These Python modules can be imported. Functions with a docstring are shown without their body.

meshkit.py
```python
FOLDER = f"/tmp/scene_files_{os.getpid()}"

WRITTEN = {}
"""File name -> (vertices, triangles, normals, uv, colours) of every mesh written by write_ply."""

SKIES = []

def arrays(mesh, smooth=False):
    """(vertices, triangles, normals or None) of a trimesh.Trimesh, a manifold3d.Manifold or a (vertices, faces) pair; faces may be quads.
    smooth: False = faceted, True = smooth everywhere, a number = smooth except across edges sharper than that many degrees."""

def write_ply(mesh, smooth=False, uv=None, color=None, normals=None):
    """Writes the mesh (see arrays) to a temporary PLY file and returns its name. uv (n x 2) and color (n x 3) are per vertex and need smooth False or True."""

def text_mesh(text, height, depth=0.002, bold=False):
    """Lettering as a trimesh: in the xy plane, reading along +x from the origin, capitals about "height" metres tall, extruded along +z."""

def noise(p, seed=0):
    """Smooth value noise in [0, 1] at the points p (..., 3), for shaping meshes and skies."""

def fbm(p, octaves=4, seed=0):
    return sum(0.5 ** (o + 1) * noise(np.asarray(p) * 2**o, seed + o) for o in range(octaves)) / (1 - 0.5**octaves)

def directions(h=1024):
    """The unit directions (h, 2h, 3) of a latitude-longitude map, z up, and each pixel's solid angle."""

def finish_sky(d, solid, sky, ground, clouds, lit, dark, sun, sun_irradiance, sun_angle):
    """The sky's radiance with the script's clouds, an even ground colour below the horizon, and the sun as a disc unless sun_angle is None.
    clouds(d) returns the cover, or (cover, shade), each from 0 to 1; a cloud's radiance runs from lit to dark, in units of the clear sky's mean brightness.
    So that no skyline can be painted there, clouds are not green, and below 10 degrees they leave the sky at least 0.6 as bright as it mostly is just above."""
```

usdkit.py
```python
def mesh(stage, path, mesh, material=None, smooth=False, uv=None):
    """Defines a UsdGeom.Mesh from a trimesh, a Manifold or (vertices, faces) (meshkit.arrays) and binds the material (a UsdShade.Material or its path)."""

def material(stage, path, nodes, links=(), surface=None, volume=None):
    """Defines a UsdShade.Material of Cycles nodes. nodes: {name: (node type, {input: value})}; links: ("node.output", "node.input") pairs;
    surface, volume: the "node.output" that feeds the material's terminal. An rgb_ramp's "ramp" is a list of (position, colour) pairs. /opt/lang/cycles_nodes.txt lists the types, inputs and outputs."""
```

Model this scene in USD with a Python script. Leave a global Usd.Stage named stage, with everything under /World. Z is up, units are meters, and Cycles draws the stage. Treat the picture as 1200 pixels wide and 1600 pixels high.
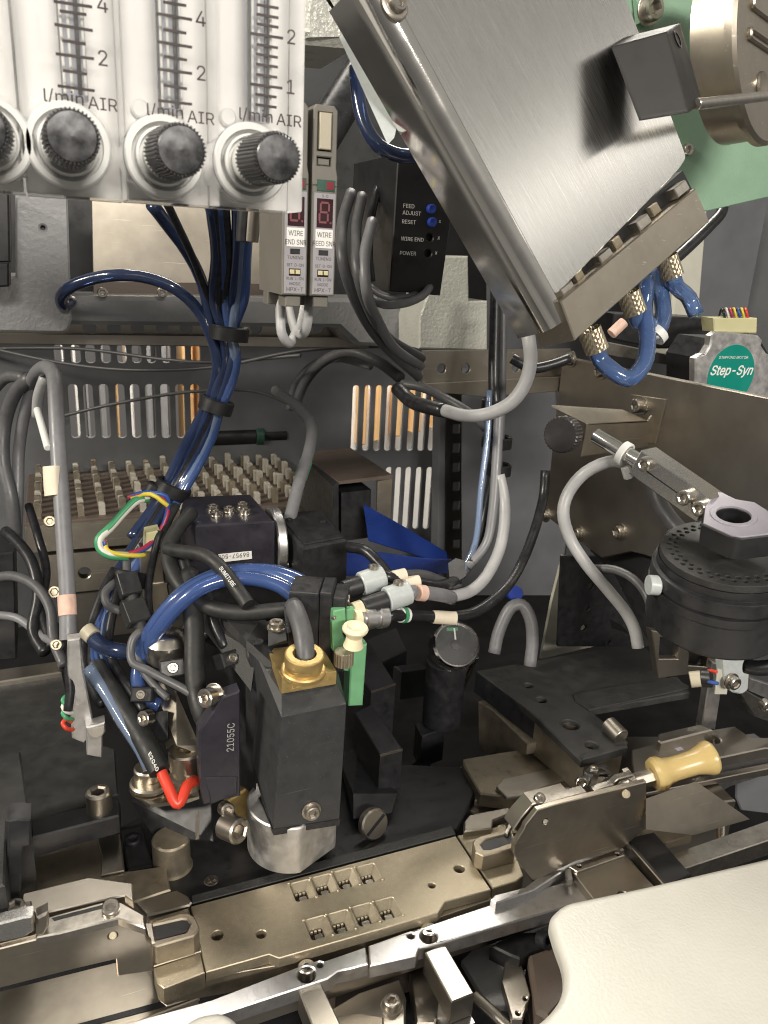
import math, random, sys
import numpy as np, trimesh, usdkit, meshkit
import mapbox_earcut as earcut
from pxr import Usd, UsdGeom, UsdLux, UsdShade, Gf, Sdf
random.seed(7); rng = np.random.default_rng(7)
stage = Usd.Stage.CreateInMemory()
UsdGeom.SetStageUpAxis(stage, UsdGeom.Tokens.z); UsdGeom.SetStageMetersPerUnit(stage, 1.0)
UsdGeom.Xform.Define(stage, '/World'); UsdGeom.Scope.Define(stage, '/World/Looks')

# ------------------------------------------------------------------ camera (z = 0 is the top of the work track)
FPX, CAMH = 1220.0, 0.33
YAW, PITCH, ROLL = map(math.radians, (23.2, 18.2, 3.1))
_f = np.array([math.sin(YAW)*math.cos(PITCH), math.cos(YAW)*math.cos(PITCH), -math.sin(PITCH)])
_r = np.array([math.cos(YAW), -math.sin(YAW), 0]); _d = np.cross(_f, _r)
_c, _s = math.cos(ROLL), math.sin(ROLL)
RC = np.array([[_c, -_s, 0], [_s, _c, 0], [0, 0, 1]]) @ np.array([_r, _d, _f])
CAM = np.array([0, 0, CAMH])
cam = UsdGeom.Camera.Define(stage, '/World/camera')
M = np.eye(4); M[0, :3], M[1, :3], M[2, :3], M[3, :3] = RC[0], -RC[1], -RC[2], CAM
cam.AddTransformOp().Set(Gf.Matrix4d(M.tolist()))
cam.CreateHorizontalApertureAttr(36.0); cam.CreateVerticalApertureAttr(48.0); cam.CreateFocalLengthAttr(36.0*FPX/1200)
cam.CreateClippingRangeAttr(Gf.Vec2f(0.01, 50)); cam.CreateFStopAttr(42.0); cam.CreateFocusDistanceAttr(0.41)
cam.CreateExposureAttr(-0.58)

# ------------------------------------------------------------------ light: ceiling lamps of the workshop, pale room around
dome = UsdLux.DomeLight.Define(stage, '/World/room_light')
dm = usdkit.material(stage, '/World/Looks/room', {'t': ('texture_coordinate', {}), 'x': ('separate_xyz', {}), 'r': ('rgb_ramp', {'ramp': [(0, (.12, .11, .10)), (.42, (.22, .205, .19)), (.52, (.32, .30, .275)), (.62, (.60, .57, .52)), (.75, (.58, .55, .50)), (1, (.40, .38, .345))]}),
    'm': ('map_range', {'from_min': -1.0, 'from_max': 1.0, 'to_min': 0.0, 'to_max': 1.0}), 'b': ('background_shader', {'strength': 0.88})},
    [('t.generated', 'x.vector'), ('x.z', 'm.value'), ('m.result', 'r.fac'), ('r.color', 'b.color')], surface='b.background')
UsdShade.MaterialBindingAPI.Apply(dome.GetPrim()).Bind(dm)
def lamp(name, pos, target, w, h, power, col):
    l = UsdLux.RectLight.Define(stage, '/World/' + name)
    pos, target = np.array(pos, float), np.array(target, float)
    z = pos - target; z /= np.linalg.norm(z); x = np.cross([0, 1, 0.01], z); x /= np.linalg.norm(x); y = np.cross(z, x)
    m = np.eye(4); m[0, :3], m[1, :3], m[2, :3], m[3, :3] = x, y, z, pos
    l.AddTransformOp().Set(Gf.Matrix4d(m.tolist()))
    l.CreateWidthAttr(w); l.CreateHeightAttr(h); l.CreateIntensityAttr(power); l.CreateColorAttr(Gf.Vec3f(*col))
lamp('ceiling_lamp', (2.75, -0.95, 1.75), (0.3, 0.25, 0.15), 0.14, 2.0, 5, (1.0, 0.95, 0.86))
lamp('ceiling_lamp_001', (0.05, -2.8, 1.6), (0.15, 0.3, 0.15), 1.4, 0.35, 112, (1.0, 0.94, 0.85))
lamp('ceiling_lamp_002', (-1.9, 0.15, 1.35), (0.15, 0.28, 0), 0.22, 0.6, 190, (1.0, 0.93, 0.80))
lamp('ceiling_lamp_003', (0.8, 1.55, 1.9), (0.6, 1.1, 0), 1.5, 0.3, 46, (1.0, 0.94, 0.84))
lamp('back_room_lamp', (0.3, 1.06, 0.85), (0.3, 1.5, 0.2), 1.0, 0.15, 62, (1.0, 0.93, 0.82))

# ------------------------------------------------------------------ frames, points
def ray(x, y): return RC.T @ np.array([(x-600)/FPX, (y-800)/FPX, 1.0])
def D(x, y, d): return CAM + ray(x, y)*d
def PZ(x, y, z): r = ray(x, y); return CAM + r*(z-CAMH)/r[2]
def PY(x, y, yy): r = ray(x, y); return CAM + r*yy/r[1]
def PX(x, y, xx): r = ray(x, y); return CAM + r*xx/r[0]
def nrm(v): v = np.asarray(v, float); return v/np.linalg.norm(v)
class Fr:
    def __init__(s, o, u, v):
        s.o = np.asarray(o, float); s.u = nrm(u); s.w = nrm(np.cross(s.u, v)); s.v = np.cross(s.w, s.u)
    def p(s, a, b, c=0.0): return s.o + s.u*a + s.v*b + s.w*c
    def px(s, x, y, c=0.0):
        r = ray(x, y); t = np.dot(s.o + s.w*c - CAM, s.w)/np.dot(r, s.w); q = CAM + r*t - s.o
        return np.array([q @ s.u, q @ s.v])
    def at(s, x, y, c=0.0): return s.p(*s.px(x, y, c), c)
    def M(s, pts): pts = np.asarray(pts, float); return s.o + pts[:, :1]*s.u + pts[:, 1:2]*s.v + pts[:, 2:3]*s.w
def FZ(z): return Fr((0, 0, z), (1, 0, 0), (0, 1, 0))
def FY(y): return Fr((0, y, 0), (1, 0, 0), (0, 0, 1))
def FX(x): return Fr((x, 0, 0), (0, -1, 0), (0, 0, 1))
def axis_frame(o, w):
    w = nrm(w); a = np.array([0, 0, 1.0]) if abs(w[2]) < .9 else np.array([1.0, 0, 0])
    u = nrm(np.cross(a, w)); return Fr(o, u, np.cross(w, u))

# ------------------------------------------------------------------ mesh helpers
def cat(*ms):
    ms = [m for m in ms if m is not None]
    return ms[0] if len(ms) == 1 else trimesh.util.concatenate(ms)
def area(p): x, y = p[:, 0], p[:, 1]; return 0.5*np.sum(x*np.roll(y, -1) - np.roll(x, -1)*y)
def offset(p, c):
    a, b = np.roll(p, 1, 0), np.roll(p, -1, 0)
    e1 = p-a; e2 = b-p; e1 /= np.maximum(np.linalg.norm(e1, axis=1)[:, None], 1e-9); e2 /= np.maximum(np.linalg.norm(e2, axis=1)[:, None], 1e-9)
    n1 = np.stack([-e1[:, 1], e1[:, 0]], 1); n2 = np.stack([-e2[:, 1], e2[:, 0]], 1)
    m = n1+n2; k = np.sum(m*n1, 1)[:, None]
    return p + m/np.maximum(k, .35)*c
def circle(a, b, r, n=20, ph=0.0):
    t = np.arange(n)*2*math.pi/n + ph; return np.stack([a+r*np.cos(t), b+r*np.sin(t)], 1)
def rounded(p, r, k=4):
    p = np.asarray(p, float); out = []; r = np.broadcast_to(r, len(p))
    for i in range(len(p)):
        a, q, b = p[i-1], p[i], p[(i+1) % len(p)]
        la, lb = np.linalg.norm(a-q), np.linalg.norm(b-q); d = min(r[i], la*.48, lb*.48)
        if d < 1e-6: out.append(q); continue
        s, e = q+(a-q)/la*d, q+(b-q)/lb*d
        for t in np.linspace(0, 1, k+1): out.append((1-t)**2*s + 2*t*(1-t)*q + t*t*e)
    return np.array(out)
def prism_uv(fr, poly, w1, w0, ch=0.0003, holes=()):
    """front face at w1, back at w0 (< w1); poly and holes in frame units; chamfered front edge"""
    rings = []
    for i, q in enumerate([poly, *holes]):
        q = np.asarray(q, float)
        if (area(q) > 0) != (i == 0): q = q[::-1]
        rings.append(q)
    ch = min(ch, (w1-w0)*.4)
    V, Fc, n = [], [], 0; caps = []
    for q in rings:
        k = len(q); ins = offset(q, ch) if ch > 0 else q
        V += [np.c_[q, np.full(k, w0)], np.c_[q, np.full(k, w1-ch)], np.c_[ins, np.full(k, w1)]]
        i = np.arange(k); j = (i+1) % k
        for l in (0, 1):
            a, b, c, d = n+l*k+i, n+l*k+j, n+(l+1)*k+j, n+(l+1)*k+i
            Fc += [np.stack([a, b, c], 1), np.stack([a, c, d], 1)]
        caps.append((n, k)); n += 3*k
    V = np.vstack(V)
    ends = np.cumsum([k for _, k in caps]).astype(np.uint32)
    for l, fl in ((0, True), (2, False)):
        idx = np.concatenate([np.arange(s+l*k, s+(l+1)*k) for s, k in caps])
        t = earcut.triangulate_float64(np.ascontiguousarray(V[idx][:, :2]), ends).reshape(-1, 3)
        t = idx[t]
        e = V[t]; sgn = np.cross(e[:, 1, :2]-e[:, 0, :2], e[:, 2, :2]-e[:, 0, :2])
        flip = (sgn < 0) != fl; t[flip] = t[flip][:, ::-1]
        Fc.append(t)
    return trimesh.Trimesh(fr.M(V), np.vstack(Fc), process=False)
def prism(fr, px, t, ch=0.0003, holes=(), w=0.0, rd=0.0):
    """polygon given by picture points lying on the plane w of the frame, thickness t behind it; holes: (x, y, radius) or point lists"""
    q = np.array([fr.px(x, y, w) for x, y in px])
    if rd: q = rounded(q, rd)
    hs = [circle(*fr.px(h[0], h[1], w), h[2]) if np.ndim(h[0]) == 0 else np.array([fr.px(x, y, w) for x, y in h]) for h in holes]
    return prism_uv(fr, q, w, w-t, ch, hs)
def box(fr, a0, b0, a1, b1, w1, w0, ch=0.0003):
    return prism_uv(fr, [(a0, b0), (a1, b0), (a1, b1), (a0, b1)], w1, w0, ch)
def lathe(o, axis, prof, n=28):
    """prof: (radius, height along the axis)"""
    fr = axis_frame(o, axis); prof = np.array(prof, float); k = len(prof); t = np.arange(n)*2*math.pi/n
    V = np.concatenate([np.stack([r*np.cos(t), r*np.sin(t), np.full(n, h)], 1) for r, h in prof])
    Fc = []
    i = np.arange(n); j = (i+1) % n
    for l in range(k-1):
        a, b, c, d = l*n+i, l*n+j, (l+1)*n+j, (l+1)*n+i
        Fc += [np.stack([a, b, c], 1), np.stack([a, c, d], 1)]
    for l, fl in ((0, True), (k-1, False)):
        if prof[l, 0] > 1e-6:
            V = np.vstack([V, [[0, 0, prof[l, 1]]]]); ci = np.full(n, len(V)-1)
            Fc.append(np.stack([ci, l*n+j, l*n+i] if fl else [ci, l*n+i, l*n+j], 1))
    return trimesh.Trimesh(fr.M(V), np.vstack(Fc), process=False)
def rod(a, b, r, n=20, ch=0.0003):
    a, b = np.asarray(a), np.asarray(b); L = np.linalg.norm(b-a); ch = min(ch, r*.4)
    return lathe(a, b-a, [(r-ch, 0), (r, ch), (r, L-ch), (r-ch, L)], n)
def spline(P, step=0.004):
    P = np.asarray(P, float); P = np.vstack([2*P[0]-P[1], P, 2*P[-1]-P[-2]]); out = []
    for i in range(1, len(P)-2):
        p0, p1, p2, p3 = P[i-1:i+3]; n = max(3, min(40, int(np.linalg.norm(p2-p1)/step)))
        d = [max(np.linalg.norm(b-a), 1e-6)**.5 for a, b in ((p0, p1), (p1, p2), (p2, p3))]
        m1 = (p1-p0)/d[0] - (p2-p0)/(d[0]+d[1]) + (p2-p1)/d[1]; m2 = (p2-p1)/d[1] - (p3-p1)/(d[1]+d[2]) + (p3-p2)/d[2]
        m1 *= d[1]; m2 *= d[1]
        for t in np.arange(n)/n:
            out.append((2*t**3-3*t*t+1)*p1 + (t**3-2*t*t+t)*m1 + (-2*t**3+3*t*t)*p2 + (t**3-t*t)*m2)
    return np.array(out + [P[-2]])
def sweep(C, sec, close=True):
    """sweeps a 2D section (k x 2) along points C, untwisted frames"""
    C = np.asarray(C); T = np.gradient(C, axis=0); T /= np.maximum(np.linalg.norm(T, axis=1)[:, None], 1e-9)
    u = np.cross(T[0], [0.31, .2, .9]); u = nrm(u); k = len(sec); V = []
    for c, t in zip(C, T):
        u = nrm(u - t*(u @ t)); v = np.cross(t, u); V.append(c + sec[:, :1]*u + sec[:, 1:2]*v)
    n = len(C); V = np.concatenate(V); i = np.arange(k); j = (i+1) % k; Fc = []
    for l in range(n-1):
        a, b, c, d = l*k+i, l*k+j, (l+1)*k+j, (l+1)*k+i
        Fc += [np.stack([a, b, c], 1), np.stack([a, c, d], 1)]
    V = np.vstack([V, C[:1], C[-1:]])
    Fc.append(np.stack([np.full(k, n*k), j, i], 1)); Fc.append(np.stack([np.full(k, n*k+1), (n-1)*k+i, (n-1)*k+j], 1))
    return trimesh.Trimesh(V, np.vstack(Fc), process=False)
def tube(P, r, n=12, step=0.004): return sweep(spline(P, step), circle(0, 0, r, n))
def pts(*l): return [D(*q) if q[2] > 0.05 else D(*q) for q in l]
def text(fr, s, a, b, h, c=0.0, depth=0.00012, rot=0.0, bold=False, sx=1.0, center=False):
    m = meshkit.text_mesh(s, h, depth, bold); v = np.array(m.vertices)
    if center: v[:, 0] -= v[:, 0].max()/2; v[:, 1] -= h/2
    v[:, 0] *= sx; cr, sr = math.cos(rot), math.sin(rot)
    q = np.c_[a + v[:, 0]*cr - v[:, 1]*sr, b + v[:, 0]*sr + v[:, 1]*cr, v[:, 2] + c]
    return trimesh.Trimesh(fr.M(q), m.faces, process=False)
def bolt_mesh(o, axis, r, h, hexr=0.5):
    fr = axis_frame(o, axis)
    return cat(prism_uv(fr, circle(0, 0, r, 22), h, 0, r*.14, [circle(0, 0, r*hexr, 6)]), prism_uv(fr, circle(0, 0, r*.62, 8), h*.4, 0.0001, 0))
def hull(P): return trimesh.convex.convex_hull(np.asarray(P))

# ------------------------------------------------------------------ materials
MT = {}
def mat(name, base, rough=.5, metal=0.0, var=.12, vscale=60, stretch=None, bump=0.0, bscale=900, speck=None, bevel=0, rvar=.1, coat=0.0, spec=.5, extra=None, vr=None, bdist=.0004, detail=4, aniso=0.0, brush=None, scratch=None):
    base = np.array(base, float)
    n = {'geo': ('geometry', {}), 'map': ('mapping', {'scale': stretch or (1, 1, 1)}),
         'nz': ('noise_texture', {'scale': float(vscale), 'detail': float(detail), 'roughness': .6}),
         'rp': ('rgb_ramp', {'ramp': [(.3, tuple(base*(1-var))), (.7, tuple(np.minimum(base*(1+var), 1)))]}),
         'mr': ('map_range', {'from_min': .3, 'from_max': .7, 'to_min': max(rough-rvar, .03), 'to_max': min(rough+rvar, 1), 'clamp': True}),
         'p': ('principled_bsdf', {'metallic': metal, 'coat_weight': coat, 'specular_ior_level': spec, **(extra or {})})}
    l = [('geo.position', 'map.vector'), ('map.vector', 'nz.vector'), ('nz.fac', 'rp.fac'), ('nz.fac', 'mr.value'), ('mr.result', 'p.roughness')]
    colr = 'rp.color'
    if brush:
        a, b, c = [D(*q, d) for q, d in zip(brush, (.30, .345, .25))]; w = nrm(np.cross(b-a, c-a)); v = nrm(c-a); u = np.cross(v, w)
        Rm = np.stack([u, v, w], 1); eul = (math.atan2(Rm[2, 1], Rm[2, 2]), -math.asin(Rm[2, 0]), math.atan2(Rm[1, 0], Rm[0, 0]))
        n['map'] = ('mapping', {'mapping_type': 'texture', 'rotation': eul, 'scale': (.0004, .02, .0004)}); stretch = 1
    if aniso: n['p'][1]['anisotropic'] = aniso
    if speck:
        ss, th, sc = speck
        n['sn'] = ('noise_texture', {'scale': float(ss), 'detail': 2.0}); n['sr'] = ('rgb_ramp', {'ramp': [(th, (0, 0, 0)), (th+.05, (1, 1, 1))]})
        n['sm'] = ('mix', {'color2': sc}); l += [('geo.position', 'sn.vector'), ('sn.fac', 'sr.fac'), ('sr.color', 'sm.fac'), (colr, 'sm.color1')]; colr = 'sm.color'
    if scratch:
        for k, (rot, th) in enumerate((((.2, .1, .3), .70), ((.1, .3, -.5), .725))):
            n[f'cm{k}'] = ('mapping', {'rotation': rot, 'scale': (25., 900., 900.)}); n[f'cn{k}'] = ('noise_texture', {'scale': 1.0, 'detail': 2.0}); n[f'cr{k}'] = ('rgb_ramp', {'ramp': [(th, (0, 0, 0)), (th+.03, (1, 1, 1))]}); n[f'cx{k}'] = ('mix', {'color2': scratch})
            l += [('geo.position', f'cm{k}.vector'), (f'cm{k}.vector', f'cn{k}.vector'), (f'cn{k}.fac', f'cr{k}.fac'), (f'cr{k}.color', f'cx{k}.fac'), (colr, f'cx{k}.color1')]; colr = f'cx{k}.color'
    l.append((colr, 'p.base_color')); nor = None
    if bevel: n['bv'] = ('bevel', {'samples': 2, 'radius': bevel}); nor = 'bv.bevel'
    if bump:
        n['bn'] = ('noise_texture', {'scale': float(bscale), 'detail': 3.0}); n['bp'] = ('bump', {'strength': bump, 'distance': bdist})
        l += [('map.vector' if stretch else 'geo.position', 'bn.vector'), ('bn.fac', 'bp.height')]
        if nor: l.append((nor, 'bp.normal'))
        nor = 'bp.normal'
    if nor: l.append((nor, 'p.normal'))
    MT[name] = usdkit.material(stage, '/World/Looks/' + name, n, l, surface='p.BSDF')
DUST = (.28, .25, .2)
mat('grey_paint', (.25, .25, .255), .45, bump=.5, bscale=350, var=.06, bdist=.0008)
mat('pale_paint', (.42, .42, .38), .35, bump=.6, bscale=420, var=.05, bdist=.001)
mat('white_paint', (.60, .585, .53), .36, bump=.22, bscale=600, var=.03, vscale=20, bdist=.0008, bevel=.0015)
mat('wall_paint', (.125, .128, .137), .55, var=.15, vscale=15, bump=.2, bscale=500)
mat('floor_black', (.008, .008, .009), .6, var=.4, vscale=40, speck=(900, .66, (.07, .065, .06)))
mat('black_anodized', (.016, .016, .018), .42, bevel=.0004, var=.3, vscale=150, speck=(2000, .71, (.15, .14, .12)), bump=.1, bscale=2500)
mat('black_plain', (.010, .010, .011), .4, var=.3)
mat('black_dusty', (.028, .028, .028), .55, var=.3, vscale=90, speck=(2400, .64, (.13, .12, .10)), bump=.25, bscale=2200)
mat('charcoal', (.034, .035, .037), .42, bevel=.0005, var=.12, vscale=120, scratch=(.075, .074, .07), speck=(1700, .70, (.15, .14, .12)), bump=.08, bscale=3000)
mat('purple_black', (.022, .020, .028), .38, var=.2, vscale=80, speck=(2000, .71, (.15, .14, .12)))
mat('pin_nickel', (.60, .56, .48), .38, .45, var=.1, vscale=60)
mat('cube_rubber', (.013, .012, .0115), .5, var=.15, vscale=60, bevel=.0018)
mat('steel', (.60, .56, .50), .26, 1, var=.05, vscale=90, rvar=.03, scratch=(.75, .72, .66))
mat('steel_brushed', (.73, .72, .70), .25, 1, var=.03, vscale=1, rvar=.03, bump=.012, bscale=1, bdist=.00004, brush=((850, 500), (1075, 250), (545, -10)))
mat('steel_dark', (.42, .385, .335), .36, 1, var=.05, vscale=30, rvar=.025, scratch=(.5, .47, .42), speck=(1300, .73, (.5, .46, .4)))
mat('steel_brown', (.50, .45, .375), .33, 1, var=.05, vscale=30, rvar=.025, scratch=(.72, .68, .6), bump=.03, bscale=900, speck=(1100, .74, (.3, .27, .22)))
mat('chrome', (.86, .84, .80), .1, 1, var=.06, rvar=.04)
mat('aluminium', (.60, .59, .59), .38, 1, var=.04, vscale=200, rvar=.05, bump=.04, bscale=1500)
mat('aluminium_cast', (.58, .57, .56), .48, .9, var=.14, vscale=160, bump=.2, bscale=1800)
mat('champagne', (.37, .32, .235), .42, .75, var=.08, vscale=300, rvar=.05, bump=.2, bscale=3000, speck=(1500, .655, (.60, .55, .44)), bdist=.0002)
mat('champagne_dark', (.30, .26, .20), .42, .75, var=.15, vscale=120, bump=.1, bscale=3000, speck=(1600, .67, (.5, .45, .38)))
mat('brass', (.55, .40, .17), .46, .8, bevel=.0005, var=.15, vscale=150, speck=(1500, .7, (.3, .25, .15)))
mat('gold_plastic', (.55, .36, .12), .42, .35, var=.15, vscale=300, bump=.1, bscale=1500)
mat('amber', (.50, .37, .16), .28, var=.03, vscale=20, bevel=.0005, extra={'subsurface_weight': .3, 'subsurface_scale': .004, 'subsurface_radius': (1, .6, .3)})
mat('green_anodized', (.20, .48, .25), .4, .3, var=.1)
mat('green_paint', (.23, .37, .26), .5, var=.06, bump=.5, bscale=1300, bdist=.0005)
mat('green_label', (.0, .22, .17), .4, var=.03, bevel=0)
mat('cream', (.78, .70, .48), .35, var=.04)
mat('white_plastic', (.72, .72, .70), .4, var=.04)
mat('white_ink', (.75, .75, .72), .6, var=.02, bevel=0)
mat('grey_ink', (.32, .32, .32), .6, var=.02, bevel=0)
mat('dark_ink', (.05, .035, .035), .6, var=.02, bevel=0)
mat('grey_cable', (.17, .17, .18), .42, var=.08, vscale=200, bevel=0)
mat('mid_cable', (.085, .085, .09), .45, var=.12, vscale=200, bevel=0)
mat('light_cable', (.36, .36, .365), .42, var=.06, vscale=120, bevel=0)
mat('black_cable', (.014, .014, .016), .33, var=.2, vscale=150, bevel=0, speck=(1500, .7, (.2, .2, .19)))
mat('rubber', (.016, .016, .016), .55, var=.3, vscale=200, bevel=0, speck=(2200, .71, (.1, .1, .09)))
mat('sensor_body', (.15, .14, .12), .5, var=.05)
mat('sensor_face', (.30, .29, .31), .5, var=.04, bevel=0)
mat('beige', (.42, .38, .29), .5, var=.04)
mat('yellow_plastic', (.55, .52, .30), .5, var=.05)
mat('display_dark', (.035, .012, .016), .2, var=.02, bevel=0)
mat('display_red', (.18, .05, .055), .4, var=.02, bevel=0)
mat('led_green', (.03, .085, .06), .3, var=.02, bevel=0)
mat('led_red', (.2, .02, .035), .3, var=.02, bevel=0)
mat('blue_plastic', (.02, .05, .32), .3, var=.05)
mat('ribbon_blue', (.010, .032, .18), .4, var=.15, vscale=40, bevel=0)
mat('red_wire', (.62, .05, .025), .4, var=.05, bevel=0)
mat('pink_wire', (.38, .03, .08), .4, var=.05, bevel=0)
mat('yellow_wire', (.62, .5, .05), .4, var=.05, bevel=0)
mat('green_wire', (.05, .26, .12), .4, var=.05, bevel=0)
mat('white_wire', (.62, .60, .54), .4, var=.05, bevel=0)
mat('blue_wire', (.03, .08, .30), .4, var=.05, bevel=0)
mat('paper', (.66, .58, .46), .6, var=.08, vscale=150, bevel=0)
mat('pink_paper', (.62, .42, .34), .6, var=.15, vscale=250, bevel=0)
mat('white_label', (.78, .77, .74), .5, var=.03, bevel=0)
mat('knob_black', (.035, .033, .035), .35, var=.1)
mat('knob_face', (.13, .13, .135), .3, 1, var=.15, vscale=200)
mat('lilac', (.36, .34, .39), .5, .3, var=.06, vscale=150)
mat('wood', (.72, .46, .22), .6, var=.25, vscale=9, stretch=(3, 1, .4), bevel=0)
mat('backing_white', (.90, .885, .86), .5, var=.02, bevel=0)
mat('frosted', (.62, .66, .66), .3, var=.03, bevel=0, extra={'transmission_weight': .35})
mat('brown_plastic', (.10, .075, .06), .55, var=.1, bump=.4, bscale=1500)
mat('shop_floor', (.10, .10, .10), .5, var=.1, vscale=3, bevel=0)
mat('ivory', (.50, .49, .42), .45, var=.08, vscale=30)
def clear(name, tint, gl_r, base, f):
    """clear plastic: see-through, with sheen by fresnel and a little of its own colour"""
    MT[name] = usdkit.material(stage, '/World/Looks/' + name, {
        't': ('transparent_bsdf', {'color': tint}), 'g': ('glossy_bsdf', {'color': (1, 1, 1), 'roughness': gl_r}), 'd': ('principled_bsdf', {'base_color': base, 'roughness': .2}),
        'fr': ('fresnel', {'IOR': 1.5}), 'm1': ('mix_closure', {'fac': f}), 'm2': ('mix_closure', {})},
        [('t.BSDF', 'm1.closure1'), ('d.BSDF', 'm1.closure2'), ('fr.fac', 'm2.fac'), ('m1.closure', 'm2.closure1'), ('g.BSDF', 'm2.closure2')], surface='m2.closure')
clear('acrylic', (.99, .99, .99), .04, (.85, .85, .85), .06)
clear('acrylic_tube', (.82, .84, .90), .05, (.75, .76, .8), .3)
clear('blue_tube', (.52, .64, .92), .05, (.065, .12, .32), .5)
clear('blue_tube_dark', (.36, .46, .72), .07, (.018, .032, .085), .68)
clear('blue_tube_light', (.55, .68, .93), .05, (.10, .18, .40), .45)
clear('clear_tube', (.80, .86, .95), .05, (.3, .4, .6), .35)
clear('dial_glass', (.97, .97, .97), .03, (.5, .5, .5), .03)

# ------------------------------------------------------------------ things
USED = {}
class Thing: pass
def numbered(parent, name):
    k = (parent, name); n = USED.get(k, 0); USED[k] = n+1
    return f'{parent}/{name}' + (f'_{n:03d}' if n else '')
def keys(prim, **kw):
    for k, v in kw.items():
        if v: prim.SetCustomDataByKey(k, v)
def T(name, label, catg, loc, group=None, kind=None):
    t = Thing(); t.path = numbered('/World', name); t.loc = np.asarray(loc, float)
    x = UsdGeom.Xform.Define(stage, t.path); x.AddTranslateOp().Set(Gf.Vec3d(*map(float, t.loc)))
    keys(x.GetPrim(), label=label, category=catg, group=group, kind=kind); t.prim = x.GetPrim(); return t
def A(t, name, mesh, m, label=None, smooth=32, kind=None):
    """one part (or sub-part) of a thing"""
    p = Thing(); p.path = numbered(t.path, name); p.loc = t.loc
    mm = mesh.copy(); mm.vertices = np.asarray(mm.vertices) - t.loc
    g = usdkit.mesh(stage, p.path, mm, MT[m], smooth=smooth); keys(g.GetPrim(), label=label, kind=kind); p.prim = g.GetPrim(); return p
def ONE(name, mesh, m, label, catg, group=None, kind=None, smooth=32):
    p = Thing(); p.path = numbered('/World', name)
    c = mesh.bounds.mean(0); c[2] = mesh.bounds[0][2]; p.loc = c
    mm = mesh.copy(); mm.vertices = np.asarray(mm.vertices) - c
    g = usdkit.mesh(stage, p.path, mm, MT[m], smooth=smooth)
    UsdGeom.Xformable(g.GetPrim()).AddTranslateOp().Set(Gf.Vec3d(*map(float, c)))
    keys(g.GetPrim(), label=label, category=catg, group=group, kind=kind); p.prim = g.GetPrim(); return p
def S(name, mesh, m): return ONE(name, mesh, m, None, None, kind='structure')
def bolt(t, o, axis, r, h, m='steel', washer=False):
    o = np.asarray(o); ax = nrm(axis)
    if washer:
        A(t, 'washer', lathe(o, ax, [(r*1.3, 0), (r*1.3, .0008), (r*1.2, .001)], 22), m); o = o+ax*.001
    return A(t, 'bolt', bolt_mesh(o, ax, r, h), m, smooth=28)
def cable(name, l, r, m, label, catg='cable', group=None, n=12, step=.004):
    P = [np.asarray(q) if isinstance(q, np.ndarray) else D(*q) for q in l]
    return ONE(name, tube(P, r, n, step), m, label, catg, group, smooth=True)
UP, OUT, LEFT = np.array([0, 0, 1.0]), np.array([0, -1.0, 0]), np.array([-1.0, 0, 0])
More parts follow.
